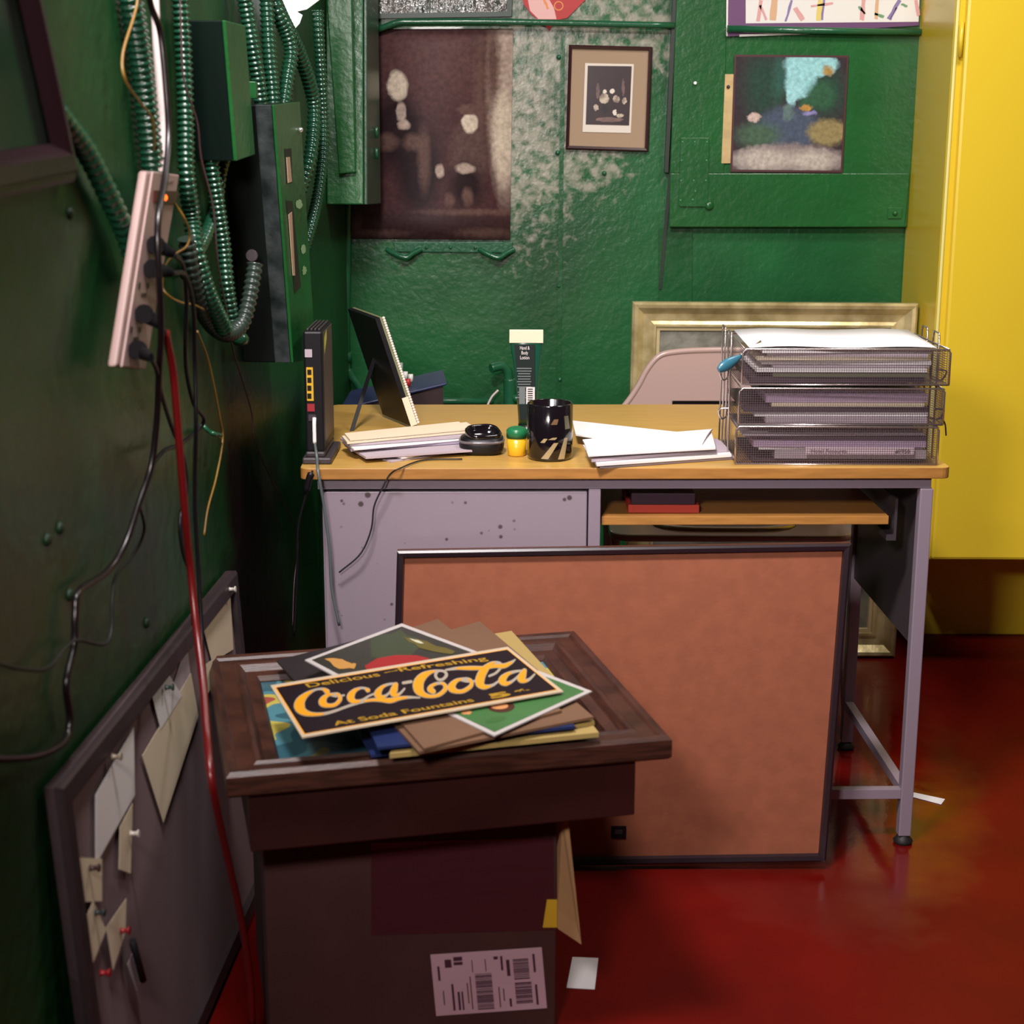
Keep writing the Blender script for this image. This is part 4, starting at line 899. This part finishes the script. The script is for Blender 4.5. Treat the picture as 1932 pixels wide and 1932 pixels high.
# power strip
t = Thing('power_strip', 'beige power strip with glowing red switch hanging on the left wall', 'power strip')
ps = [WL(x, y, .045) for x, y in [(277, 322), (334, 330), (270, 697), (219, 692)]]
bd_ = t.part('body', B().prism(ps, -WN*.012), mat('aged_beige_plastic', (.30, .20, .185), .45), bevel=.004)
t.part('face_ridge', B().prism([ps[0].lerp(ps[1], .12), ps[1], ps[2], ps[3].lerp(ps[2], .12)], WN*.0035), MT['aged_beige_plastic'], bevel=.003)
def PS(x, y, o_=.0495): return WL(x, y, o_)
t.part('switch', B().prism([PS(x, y) for x, y in [(290, 359), (334, 361), (330, 384), (289, 382)]], WN*.002), mat('switch_red_dark', (.06, .004, .006), .2))
t.part('switch_light', B().ball(PS(312, 373, .0515), .0055, sc=(.5, 1, .8)), mat('switch_glow', (1, .12, .01), .3, emit=3.0), under=2)
b = B()
for (x, y) in [(272, 545), (257, 628)]:
    for dx, dy, w_, h_ in ((-8, -6, 2, 12), (8, -6, 2, 11), (0, 12, 5, 8)): b.poly([PS(x+dx-w_, y+dy-h_/2), PS(x+dx+w_, y+dy-h_/2), PS(x+dx+w_-1, y+dy+h_/2), PS(x+dx-w_-1, y+dy+h_/2)])
t.part('outlet_slots', b, mat('slot_dark', (.02, .008, .008), .6))
b = B(); a, c_ = PS(314, 350), PS(328, 347); text_b(b, 'power', a, c_, (0, 0, 1), .006); t.part('logo', b, black)
t.done()
def plug(label, x, y, x2, y2, cordp, off2=.08, name='power_plug'):
    t = Thing(name, label, 'plug', 'black plugs in the power strip')
    t.part('plug_body', B().tube([PS(x, y, .051), PS((x+x2)/2, (y+y2)/2, .068), PS(x2, y2, off2)], lambda u: .0120-.006*u, 12, flat=.75), mat('matt_black_plug', (.005, .004, .005), .8, spec=.12))
    t.part('collar', B().tube([PS(x, y, .0505), PS(x, y, .060)], [.0125][0], 12, smooth=False), MT['matt_black_plug'])
    t.part('cord', B().tube([PS(a, b_, o_) for a, b_, o_ in cordp], .0032, 8), black)
    t.done()
plug('upper black angled plug of the power strip, just below the switch', 294, 462, 328, 480, [(328, 480, .08), (345, 500, .08), (352, 560, .07), (350, 640, .06), (352, 700, .05), (365, 760, .05), (385, 790, .05), (372, 812, .04), (340, 838, .03), (310, 850, .03), (285, 880, .03)])
plug('second black plug of the power strip, right below the upper one', 288, 507, 325, 515, [(325, 515, .08), (350, 520, .085), (365, 580, .08), (368, 680, .07), (370, 800, .07), (368, 950, .06), (376, 1100, .06), (384, 1250, .07), (396, 1400, .1)])
plug('third black plug of the power strip holding the red cord', 272, 592, 305, 615, [(305, 615, .08), (308, 622, .08), (312, 628, .08)])
plug('lowest small black plug at the foot of the power strip', 260, 660, 285, 675, [(285, 675, .078), (296, 700, .07), (304, 740, .06), (322, 800, .05), (345, 860, .05), (352, 920, .05), (340, 980, .05), (345, 1040, .05), (360, 1090, .05), (365, 1180, .06)])
def cable(name, label, pts, r, m, flat=1.0, cat='cable'):
    return one(name, label, cat, B().tube([WL(x, y, o_) for x, y, o_ in pts], r, 8, flat=flat), m)
cable('white_power_cable', 'pale pink white cord running straight up from the power strip', [(302, 326, .03), (306, 250, .03), (302, 180, .03), (296, 90, .03), (292, 0, .03), (290, -60, .03)], .0063, white_m)
cable('black_cable', 'long black double cord hanging in front of the power strip', [(270, -60, .06), (285, 10, .062), (302, 60, .065), (312, 150, .07), (318, 250, .075), (312, 330, .08), (298, 420, .085), (300, 520, .085), (304, 620, .08), (300, 700, .07), (296, 790, .06), (285, 880, .05), (262, 950, .04), (235, 1030, .03), (200, 1080, .02), (150, 1115, .015), (142, 1160, .015), (140, 1220, .015), (125, 1290, .015), (132, 1360, .015), (120, 1400, .015), (75, 1425, .015), (20, 1432, .015), (-40, 1430, .015)], .0045, mat('dark_brown_cord', (.006, .003, .004), .3))
cable('black_wire', 'thin black wire curling across the lower left wall', [(262, 950, .03), (272, 1000, .03), (250, 1050, .02), (220, 1085, .02), (212, 1130, .02), (210, 1190, .02), (195, 1216, .02), (150, 1208, .02), (128, 1218, .02), (90, 1260, .02), (40, 1262, .02), (-30, 1245, .02)], .0022, rubber)
cable('red_cable', 'red power cord falling from the power strip to the floor', [(312, 626, .08), (325, 690, .08), (332, 760, .08), (340, 860, .08), (350, 980, .08), (360, 1080, .08), (370, 1180, .09), (382, 1280, .11), (390, 1380, .13), (400, 1480, .15), (425, 1600, .15), (452, 1720, .15), (470, 1830, .15), (476, 1932, .15)], .0055, mat('red_rubber', (.11, .004, .005), .3))
yw = mat('ochre_wire', (.22, .11, .015), .4)
cable('yellow_wire', 'thin yellow wire looping over the thickest ribbed conduit', [(262, -60, .045), (258, 10, .045), (232, 100, .04), (236, 150, .045), (262, 190, .045), (285, 220, .045), (291, 250, .04), (290, 320, .01)], .0018, yw, cat='wire')
cable('yellow_wire', 'thin yellow wire looping out beside the power strip switch', [(330, 384, .04), (348, 412, .05), (358, 440, .05), (352, 465, .045), (330, 480, .03), (312, 500, .03), (306, 540, .04), (320, 560, .05), (345, 572, .055), (365, 575, .055), (384, 584, .04)], .0018, yw, cat='wire')
cable('yellow_wire', 'thin yellow wire hanging down the wall from the looped conduits', [(372, 625, .03), (390, 670, .03), (402, 720, .03), (415, 790, .03), (420, 830, .03), (408, 900, .03), (392, 960, .03), (385, 1010, .03)], .0018, yw, cat='wire')
cable('thin_brown_wire', 'thin brown wire hanging past the junction box and down to the desk', [(338, -60, .04), (342, 60, .04), (347, 150, .04), (372, 230, .05), (380, 300, .05), (402, 390, .06), (412, 500, .06), (430, 600, .05), (440, 660, .03), (458, 720, .02), (475, 780, .02), (480, 830, .02), (505, 890, .02), (540, 960, .02), (562, 1015, .02), (555, 1100, .02), (552, 1180, .02)], .0014, mat('brown_wire', (.06, .025, .03), .4), cat='wire')
for (x, y, lb_) in [(130, 402, 'green bolt head on the left wall below the dark framed picture'), (88, 1018, 'left of two small dark bolt heads low on the left wall'), (112, 996, 'right of two small dark bolt heads low on the left wall'), (130, 1122, 'small dark peg on the left wall where the black cord bends'), (275, 1175, 'small dark bolt on the left wall above the pin board edge')]:
    one('bolt', lb_, 'bolt', bolt_b(WL(x, y, 0), WN, .007), mat('dull_dark_green', (.005, .020, .008), .5))
t = Thing('wall_hook', 'small green metal hook on the left wall left of the router', 'hook')
t.part('hook', B().tube([WL(380, 800, .0), WL(392, 812, .012), WL(402, 818, .03), WL(416, 822, .03)], .004, 8), greend); t.done()

# ------------------------------------------------------------------ pin board leaning on the left wall
tp = WL(432, 1068, .012); tq = WL(94, 1500, .012)
bdir = (tp-tq).normalized(); bdir = V((bdir.x, bdir.y, 0)).normalized(); H_ = .5*(tp.z+tq.z)
out_ = V((WN.x, WN.y, 0)); dn = (out_*.035-V((0, 0, H_))).normalized(); bnm = bdir.cross(dn); bnm = bnm if bnm.x > 0 else -bnm
Lh = math.hypot(.035, H_)
TA = V((tp.x, tp.y, H_)); TB = V((wallx(tq.y, .012), tq.y, H_))
q = [TB+dn*Lh*.985, TA+dn*Lh*.985, TA, TB]
def PB(x, y, o_=.007): return U(x, y, TA+bnm*o_, bnm)
t = Thing('pin_board', 'grey pin board in a dark frame leaning on the lower left wall', 'pin board')
t.part('frame', B().sweep(q, bnm, [(0, -.006), (0, .012), (.004, .015), (.028, .015), (.032, .006)]), mat('dark_taupe_frame', (.030, .019, .023), .5, bump=.2))
t.part('board', B().prism([p-bnm*.006 for p in q], bnm*.011), mat('grey_mauve_felt', (.19, .125, .135), .85))
t.done()
gp = 'notes pinned on the leaning board'
notes = [
    ([(318, 1320), (352, 1212), (360, 1280), (330, 1360)], paper3, 'grey sheet half hidden behind the bright white diamond note'),
    ([(382, 1180), (434, 1118), (440, 1225), (400, 1250)], paper2, 'cream drawing pinned at the far top corner of the board'),
    ([(268, 1426), (360, 1270), (374, 1350), (308, 1552)], paper2, 'long beige sheet hanging point down in the middle of the board'),
    ([(286, 1310), (312, 1262), (343, 1312), (303, 1376)], paper, 'bright white diamond note near the top of the board'),
    ([(378, 1260), (400, 1245), (402, 1290), (388, 1316)], paper2, 'small cream scrap beside the framed picture edge on the board'),
    ([(180, 1500), (252, 1372), (254, 1500), (180, 1632)], paper, 'large pale pink sheet in the upper near part of the board'),
    ([(226, 1560), (250, 1515), (246, 1648), (224, 1640)], paper2, 'narrow beige slip hanging below the pale pink sheet'),
    ([(150, 1618), (192, 1620), (192, 1700), (152, 1702)], paper2, 'square tan note at the near edge of the board'),
    ([(158, 1740), (176, 1700), (200, 1755), (170, 1830)], paper2, 'tan pointed note below the square tan note'),
    ([(200, 1750), (238, 1695), (236, 1760), (213, 1830)], paper2, 'tan folded note right of the pointed one low on the board'),
    ([(240, 1820), (252, 1790), (266, 1850), (258, 1870)], paper3, 'small grey slip lowest on the visible board')]
for i, (pq, m, lb_) in enumerate(notes):
    pts = [PB(x, y, .0075+.0006*i) for x, y in pq]
    b = B().prism(pts, bnm*.0004)
    one('pinned_note', lb_, 'note', b, m, group=gp)
for i, (x, y, c_, lb_) in enumerate([(312, 1297, (.02, .04, .03), 'dark push pin on the bright white diamond note'), (212, 1428, (.25, .2, .15), 'dull push pin on the large pale pink sheet'), (246, 1573, (.5, .45, .4), 'pale push pin on the narrow beige slip'),
                         (170, 1638, (.04, .015, .015), 'dark push pin on the square tan note'), (180, 1722, (.02, .03, .03), 'dark green push pin below the square tan note'), (228, 1756, (.25, .01, .015), 'red push pin on the tan folded note'), (190, 1836, (.3, .008, .015), 'red push pin near the bottom of the board'), (432, 1112, (.6, .55, .5), 'pale push pin at the far top corner of the board')]):
    p = PB(x, y, .014)
    one('push_pin', lb_, 'pin', B().lathe(p, [(.0045, 0), (.003, .003), (.003, .009), (.0052, .010), (.0052, .012)], 12, axis=bnm), mat('pin%d' % i, c_, .35), group='push pins on the leaning board')
one('marker_pen', 'dark marker stuck upright near the bottom of the leaning board', 'pen', B().tube([PB(250, 1775, .02), PB(270, 1850, .02)], .005, 10, smooth=False), black)

# ------------------------------------------------------------------ foreground: carton, wooden case, framed picture, signs
TZ0 = .50
K = [HZ(405, 1462, TZ0), HZ(1243, 1392, TZ0), HZ(1108, 1186, TZ0), HZ(408, 1236, TZ0)]
ex = ((K[1]-K[0])+(K[2]-K[3])).normalized(); ey = V((0, 0, 1)).cross(ex); W_ = ((K[1]-K[0]).length+(K[2]-K[3]).length)/2; D_ = ((K[3]-K[0]).dot(ey)+(K[2]-K[1]).dot(ey))/2
O_ = K[0]+ex*((K[3]-K[0]).dot(ex)*.25)
O_ = (K[0]+K[1]+K[2]+K[3])/4-ex*W_/2-ey*D_/2
def TP(u, v, z): p = O_+ex*u+ey*v; return V((p.x, p.y, z))
FZ = TZ0-.036
q = [TP(0, 0, FZ), TP(W_, 0, FZ), TP(W_, D_, FZ), TP(0, D_, FZ)]
t = Thing('framed_picture', 'colourful picture in a wide dark wood frame lying flat on the carton', 'picture')
t.part('frame', B().sweep(q, (0, 0, 1), [(.004, 0), (0, .004), (0, .030), (.006, .036), (.014, .034), (.018, .030), (.040, .030), (.044, .034), (.050, .032), (.058, .022), (.075, .020), (.080, .012), (.080, .004), (.004, 0)]), dwood)
am = bpy.data.materials.new('painted_map'); am.use_nodes = True; n_ = am.node_tree; pbs = n_.nodes['Principled BSDF']; tcx = n_.nodes.new('ShaderNodeTexCoord')
no = n_.nodes.new('ShaderNodeTexNoise'); no.inputs['Scale'].default_value = 9; no.inputs['Detail'].default_value = 1; n_.links.new(tcx.outputs['Object'], no.inputs['Vector'])
rmp = n_.nodes.new('ShaderNodeValToRGB'); rmp.color_ramp.interpolation = 'CONSTANT'; n_.links.new(no.outputs['Fac'], rmp.inputs[0])
E_ = rmp.color_ramp.elements; E_[0].position = 0; E_[0].color = (.03, .10, .13, 1); E_[1].position = .47; E_[1].color = (.07, .20, .24, 1)
for pos, cl in ((.55, (.45, .38, .08, 1)), (.62, (.30, .07, .05, 1)), (.68, (.10, .18, .10, 1))): e_ = E_.new(pos); e_.color = cl
n_.links.new(rmp.outputs[0], pbs.inputs['Base Color']); pbs.inputs['Roughness'].default_value = .3
t.part('artwork', B().box((0, 0, 0), (0, 0, 0)) if False else B().prism([TP(.07, .07, FZ+.006), TP(W_-.07, .07, FZ+.006), TP(W_-.07, D_-.07, FZ+.006), TP(.07, D_-.07, FZ+.006)], (0, 0, .004)), am)
t.done()
# shallow wooden case under it
CH = .085; c0 = FZ-.0012-CH
t = Thing('wooden_case', 'shallow dark wooden case lying between the carton and framed picture', 'case')
u0, u1, v0, v1 = .03, W_-.05, .012, D_-.03
b = B()
for (a, c_) in (((u0, v0), (u1, v0+.015)), ((u0, v1-.015), (u1, v1)), ((u0, v0+.015), (u0+.015, v1-.015)), ((u1-.015, v0+.015), (u1, v1-.015))):
    b.prism([TP(a[0], a[1], c0), TP(c_[0], a[1], c0), TP(c_[0], c_[1], c0), TP(a[0], c_[1], c0)], (0, 0, CH))
t.part('sides', b, dwoodx, bevel=.002)
t.part('bottom', B().prism([TP(u0+.015, v0+.015, c0+.004), TP(u1-.015, v0+.015, c0+.004), TP(u1-.015, v1-.015, c0+.004), TP(u0+.015, v1-.015, c0+.004)], (0, 0, .006)), dwoodx)
t.done()
# carton
BZ = c0-.001
ba = HZ(495, 1560, BZ); bb = HZ(1052, 1512, BZ); bx = (bb-ba).normalized(); by_ = V((0, 0, 1)).cross(bx); BW = (bb-ba).length; BD = .36
def BX(u, v, z): p = ba+bx*u+by_*v; return V((p.x, p.y, z))
t = Thing('cardboard_box', 'tall brown cardboard carton with shipping label under the wooden case', 'box')
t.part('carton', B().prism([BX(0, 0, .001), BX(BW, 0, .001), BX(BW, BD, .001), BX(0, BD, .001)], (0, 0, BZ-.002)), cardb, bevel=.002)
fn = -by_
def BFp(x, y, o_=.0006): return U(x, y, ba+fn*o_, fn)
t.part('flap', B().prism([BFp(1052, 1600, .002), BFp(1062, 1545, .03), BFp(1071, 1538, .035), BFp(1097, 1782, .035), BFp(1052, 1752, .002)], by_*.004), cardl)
tm = mat('glossy_tape', (.045, .013, .018), .1, bump=1.0, bscale=5, stretch=(1.5, 1, 9), coat=.8)
t.part('tape', B().poly([BFp(700, 1590), BFp(1045, 1580), BFp(1045, 1755), BFp(700, 1765)]), tm)
t.part('yellow_sticker', B().poly([BFp(1032, 1697, .0016), BFp(1051, 1697, .0016), BFp(1051, 1750, .0016), BFp(1024, 1750, .0016)]), mat('ochre_sticker', (.55, .33, .02), .5))
b = B(); b.poly([BFp(812, 1801, .001), BFp(1022, 1787, .001), BFp(1032, 1902, .001), BFp(823, 1917, .001)], 0)
def lq(x0, y0, x1, y1, o_=.0014):  # rectangle in label space 0..100 x 0..60
    def L_(x, y):
        A = V((812+(1022-812)*x/100, 1801+(1787-1801)*x/100)); C_ = V((823+(1032-823)*x/100, 1917+(1902-1917)*x/100)); r_ = A.lerp(C_, y/60); return BFp(r_.x, r_.y, o_)
    b.poly([L_(x0, y0), L_(x1, y0), L_(x1, y1), L_(x0, y1)], 1)
random.seed(3)
def bars(x0, y0, x1, y1, n):
    y = y0
    while y < y1:
        h = random.choice((.6, .9, 1.3)); lq(x0, y, x1, min(y+h, y1)); y += h+random.choice((.4, .5, .9))
bars(38, 22, 53, 57, 20); bars(73, 10, 87, 30, 16); bars(73, 33, 88, 54, 16)
for (x0, y0, x1, y1) in [(12, 6, 18, 14), (20, 4, 28, 8), (20, 9, 28, 12), (5, 12, 7, 26), (16, 30, 18, 56), (21, 38, 23, 56), (24.5, 38, 26, 56), (33, 24, 34, 56), (30, 30, 31, 50), (56, 6, 60, 9), (62, 6, 64, 20), (67, 10, 70, 26), (58, 36, 59, 56), (62, 38, 63, 50), (67, 48, 69, 56), (91, 6, 93, 24), (91, 36, 93, 56), (36, 8, 36.8, 20), (48, 8, 48.8, 20), (8, 36, 9, 50)]: lq(x0, y0, x1, y1)
t.part('shipping_label', b, [mat('lilac_label', (.50, .32, .38), .5), mat('label_print', (.06, .02, .04), .5)], label='white shipping label')
t.done()

# pile of boards, diamond signs and the lettered sign on the framed picture
def board(label, pxq, z, th, mats, name='board', cat='board', extra=None, group='boards piled on the framed picture', edge=None):
    pts = [HZ(x, y, z+th) for x, y in pxq]
    b = B().prism([p-V((0, 0, th)) for p in pts], (0, 0, th), 0, edge)
    if extra: extra(b, z+th)
    return one(name, label, cat, b, mats, group)
zz = TZ0+.0004
navy = mat('navy_cover', (.012, .022, .085), .4); mystd = mat('mustard_card', (.34, .24, .08), .6); brn = mat('brown_card', (.15, .075, .040), .7, var=.1); blk = mat('black_card', (.02, .014, .016), .5)
board('dark blue cover lowest in the pile of boards', [(700, 1425), (1110, 1370), (960, 1215), (600, 1230)], zz, .004, [navy]); zz += .0045
board('black card sticking out left of the diamond sign', [(570, 1300), (760, 1330), (760, 1185), (522, 1246)], zz, .003, [blk]); zz += .0035
board('cream edged thick board sticking out towards the lower right corner', [(735, 1422), (1130, 1382), (1108, 1355), (800, 1300)], zz, .007, [mystd, mystd, navy]); zz += .0075
board('mustard board reaching to the upper right behind the lettered sign', [(1050, 1372), (1122, 1362), (965, 1190), (930, 1196)], zz, .005, [mystd]); zz += .0055
board('navy bound folder slanting out below the lettered sign', [(712, 1410), (1085, 1370), (980, 1240), (660, 1290)], zz, .004, [navy]); zz += .0045
board('brown card reaching up towards the hardboard panel', [(790, 1418), (1120, 1352), (905, 1172), (640, 1250)], zz, .004, [brn]); zz += .0045
board('second brown card with its corner at the back of the pile', [(800, 1412), (1060, 1340), (825, 1168), (640, 1230)], zz, .004, [brn]); zz += .0045
wht = mat('sign_white', (.46, .42, .41), .4)
def inset(pts, k): 
    cx = sum(p[0] for p in pts)/4; cy = sum(p[1] for p in pts)/4; return [(cx+(x-cx)*k, cy+(y-cy)*k) for x, y in pts]
gq = [(850, 1347), (933, 1388), (1116, 1304), (1040, 1278)]; gq = [(780, 1315), (933, 1388), (1117, 1304), (950, 1240)]
def ex_g(b, z):
    g = [(793, 1315), (933, 1381), (1103, 1304), (950, 1247)]
    b.poly([HZ(x, y, z+.0004) for x, y in g], 1)
    b.poly([HZ(x, y, z+.0008) for x, y in ell(945, 1333, 26, 11)], 2); b.poly([HZ(x, y, z+.0012) for x, y in ell(942, 1332, 17, 6)], 3)
    b.poly([HZ(x, y, z+.0008) for x, y in jag(ell(935, 1357, 20, 5, a=-.2), 2, 1)], 4); b.poly([HZ(x, y, z+.0008) for x, y in jag(ell(880, 1344, 10, 4), 2, 1)], 3)
board('green diamond sign with white border under the right part of the lettered sign', gq, zz, .002, [wht, mat('sign_green', (.05, .15, .045), .4, var=.15), mat('sign_dark_brown', (.06, .02, .012), .4), mat('sign_skin', (.55, .25, .10), .4), mat('sign_dark_green', (.04, .12, .03), .4)], 'diamond_sign', 'sign', ex_g, 'signs on the pile'); zz += .0035
dq = [(575, 1245), (758, 1176), (945, 1246), (700, 1312)]
def ex_d(b, z):
    b.poly([HZ(x, y, z+.0004) for x, y in [(588, 1245), (758, 1182), (925, 1244), (700, 1304)]], 1)
    b.poly([HZ(x, y, z+.0007) for x, y in jag([(700, 1205), (755, 1188), (800, 1215), (770, 1240), (700, 1240)], 3, 3)], 2)
    b.poly([HZ(x, y, z+.0010) for x, y in [(688, 1256), (712, 1242), (745, 1236), (785, 1236), (810, 1242), (800, 1262), (700, 1280)]], 3)
    b.poly([HZ(x, y, z+.0010) for x, y in jag([(612, 1243), (640, 1243), (660, 1250), (672, 1252), (668, 1262), (640, 1262)], 3, 2)], 4)
    b.poly([HZ(x, y, z+.0010) for x, y in jag([(755, 1200), (785, 1205), (862, 1230), (850, 1234), (790, 1222)], 4, 2)], 5)
    b.poly([HZ(x, y, z+.0013) for x, y in jag([(772, 1204), (790, 1208), (800, 1214), (786, 1212)], 2, 1)], 6)
board('dark diamond sign with white border at the back of the pile', dq, zz, .002, [wht, mat('sign_black_green', (.022, .022, .016), .4), mat('sign_moss', (.03, .045, .018), .4), mat('sign_red', (.28, .01, .01), .4), mat('sign_ochre', (.45, .22, .05), .4), mat('sign_olive', (.10, .08, .01), .4), mat('sign_pale', (.5, .5, .35), .4)], 'diamond_sign', 'sign', ex_d, 'signs on the pile'); zz += .0035
# lettered sign
SQ = [(510, 1293), (570, 1391), (1063, 1304), (958, 1220)]
z1 = zz+.002
b = B().prism([HZ(x, y, z1)-V((0, 0, .002)) for x, y in SQ], (0, 0, .002), 0)
cn = [V((x, y)) for x, y in SQ]
def SB(u, v):  # bilinear in the sign: u along, v from the top edge to the bottom edge
    a = cn[0].lerp(cn[3], u); c_ = cn[1].lerp(cn[2], u); return a.lerp(c_, v)
def bil(u0, v0, u1, v1, m, dz): b.poly([HZ(*SB(u, v), z1+dz) for u, v in ((u0, v0), (u1, v0), (u1, v1), (u0, v1))], m)
bil(.012, .045, .988, .955, 1, .0003); bil(.017, .055, .985, .945, 2, .0005)
SK = [0]
def strokes(st, sc, ox, oy):
    for s_ in st:
        SK[0] += 1; P = spline([V((x, y, w_)) for x, y, w_ in s_], True, False, 6); n = len(P)
        for m, grow, dz in ((3, 8, .0007), (4, -8, .0012)):
            prev = None
            for i in range(n):
                x, y, w_ = P[i]; a = P[max(i-1, 0)]; c_ = P[min(i+1, n-1)]; tx, ty_ = c_.x-a.x, c_.y-a.y; L_ = math.hypot(tx, ty_) or 1
                w2 = max(w_+grow, 0) if not (m == 4 and w_ < 30) else 0
                zt_ = z1+dz+SK[0]*.000012+i/n*.00015
                cur = [HZ(ox+(x+k*ty_/L_*w2/2)/sc, oy+(y-k*tx/L_*w2/2)/sc, zt_) for k in (1, -1)]
                if prev is not None and (w2 > 0 or pw_ > 0): b.poly([prev[0], cur[0], cur[1], prev[1]], m)
                if i in (0, n-1) and w2 > 0: b.poly([HZ(ox+(x+w2/2*math.cos(q_))/sc, oy+(y+w2/2*math.sin(q_))/sc, zt_+.00001) for q_ in [k*math.pi/7 for k in range(14)]], m)
                prev, pw_ = cur, w2
strokes([
 [(755, 612, 62), (725, 590, 45), (680, 578, 22), (600, 592, 22), (500, 650, 60), (432, 725, 108), (420, 795, 130), (465, 855, 90), (560, 885, 50), (700, 882, 32), (850, 845, 24), (1000, 790, 24), (1150, 742, 28), (1280, 715, 34), (1400, 712, 46), (1520, 720, 60), (1640, 692, 44), (1760, 680, 26), (1880, 685, 10)],
 [(850, 640, 28), (760, 655, 40), (705, 710, 80), (705, 750, 95), (760, 780, 50), (850, 770, 44), (912, 705, 46), (895, 650, 36), (850, 638, 28), (800, 652, 16), (860, 668, 16), (960, 655, 16)],
 [(1250, 595, 52), (1215, 572, 26), (1160, 568, 24), (1090, 600, 50), (1045, 660, 88), (1050, 705, 84), (1100, 732, 50), (1180, 715, 26), (1260, 665, 18), (1320, 640, 16)],
 [(1600, 512, 20), (1500, 522, 24), (1420, 560, 44), (1375, 620, 80), (1375, 655, 84), (1420, 678, 48), (1490, 645, 22), (1560, 560, 18)],
 [(1590, 525, 52), (1570, 580, 84), (1560, 630, 84), (1600, 655, 44), (1650, 625, 22), (1695, 575, 16)],
 [(1680, 505, 28), (1775, 490, 28)]], 6.44, 500, 1210)
strokes([
 [(395, 345, 20), (372, 385, 26), (400, 432, 22), (455, 432, 24), (497, 385, 28), (475, 345, 24), (420, 335, 22), (320, 350, 40), (230, 400, 88), (178, 475, 116), (185, 555, 108), (240, 608, 60), (330, 628, 36), (420, 605, 42), (485, 540, 46), (465, 485, 36), (400, 478, 28), (335, 505, 40), (312, 545, 66), (345, 572, 56)],
 [(490, 325, 14), (620, 308, 30), (780, 305, 46), (930, 302, 38), (1050, 280, 44), (1150, 280, 52), (1230, 245, 34), (1280, 208, 8)],
 [(690, 425, 24), (610, 450, 44), (560, 505, 80), (562, 540, 84), (620, 572, 46), (700, 562, 44), (778, 505, 42), (775, 450, 36), (720, 425, 26), (660, 440, 16), (740, 458, 16), (840, 450, 16)],
 [(985, 395, 18), (1060, 360, 20), (1125, 285, 22), (1095, 245, 24), (1010, 252, 38), (930, 325, 84), (885, 410, 98), (880, 480, 98), (930, 520, 54), (1020, 500, 26), (1090, 455, 16)],
 [(1390, 332, 18), (1290, 342, 22), (1200, 370, 40), (1140, 425, 80), (1140, 460, 84), (1185, 482, 46), (1260, 445, 22), (1340, 372, 18)],
 [(1385, 335, 50), (1362, 390, 84), (1350, 432, 84), (1395, 450, 42), (1450, 425, 22), (1500, 375, 14)]], 6.0375, 760, 1210)
def stext(s, a, c_, hpx, bold=.03):
    A = HZ(*a, z1+.0009); C_ = HZ(*c_, z1+.0009); d = (C_-A).normalized(); upv = V((0, 0, 1)).cross(d)
    h = (HZ(a[0]+4, a[1]-hpx, z1+.0008)-A).dot(upv); text_b(b, s, A, C_, upv, h, 5, bold=bold)
stext('Delicious', (582, 1297), (719, 1275), 8.5, .015); stext('and', (726, 1270), (751, 1265.5), 3.5, .01); stext('Refreshing', (756, 1267), (921, 1245), 8, .015)
stext('At Soda Fountains', (632, 1369), (896, 1323), 8.5, .015); stext('5', (928, 1318), (966, 1311.5), 9.5, .05); stext('\u00a2.', (972, 1306), (1000, 1301.5), 5, .03)
one('lettered_sign', 'black rectangular sign with yellow script lettering on top of the pile', 'sign', b, [cream, orange, signk, mat('cream_outline', (.34, .29, .23), .5), mat('script_orange', (.66, .28, .008), .45), gtext], 'signs on the pile')

# ------------------------------------------------------------------ floor scraps
def scrap(lb_, pq): one('paper_scrap', lb_, 'paper', B().prism([HZ(x, y, .0008) for x, y in pq], (0, 0, .0006)), MT['bright_paper'], 'paper scraps on the floor')
scrap('square white paper on the red floor beside the carton', [(1069, 1864), (1080, 1806), (1129, 1808), (1122, 1867)])
scrap('narrow white paper strip on the red floor behind the desk leg', [(1718, 1503), (1722, 1495), (1783, 1508), (1776, 1518)])
one('orange_bag', 'small dull orange bundle on the floor at the lower left corner', 'bag', B().ball(V((-.07, -1.50, .30)), .04, sc=(.8, 1, 1.4)).ball(V((-.06, -1.52, .12)), .07, sc=(.8, 1, 1.7)), mat('orange_cloth', (.45, .09, .03), .6, bump=.4, bscale=30))
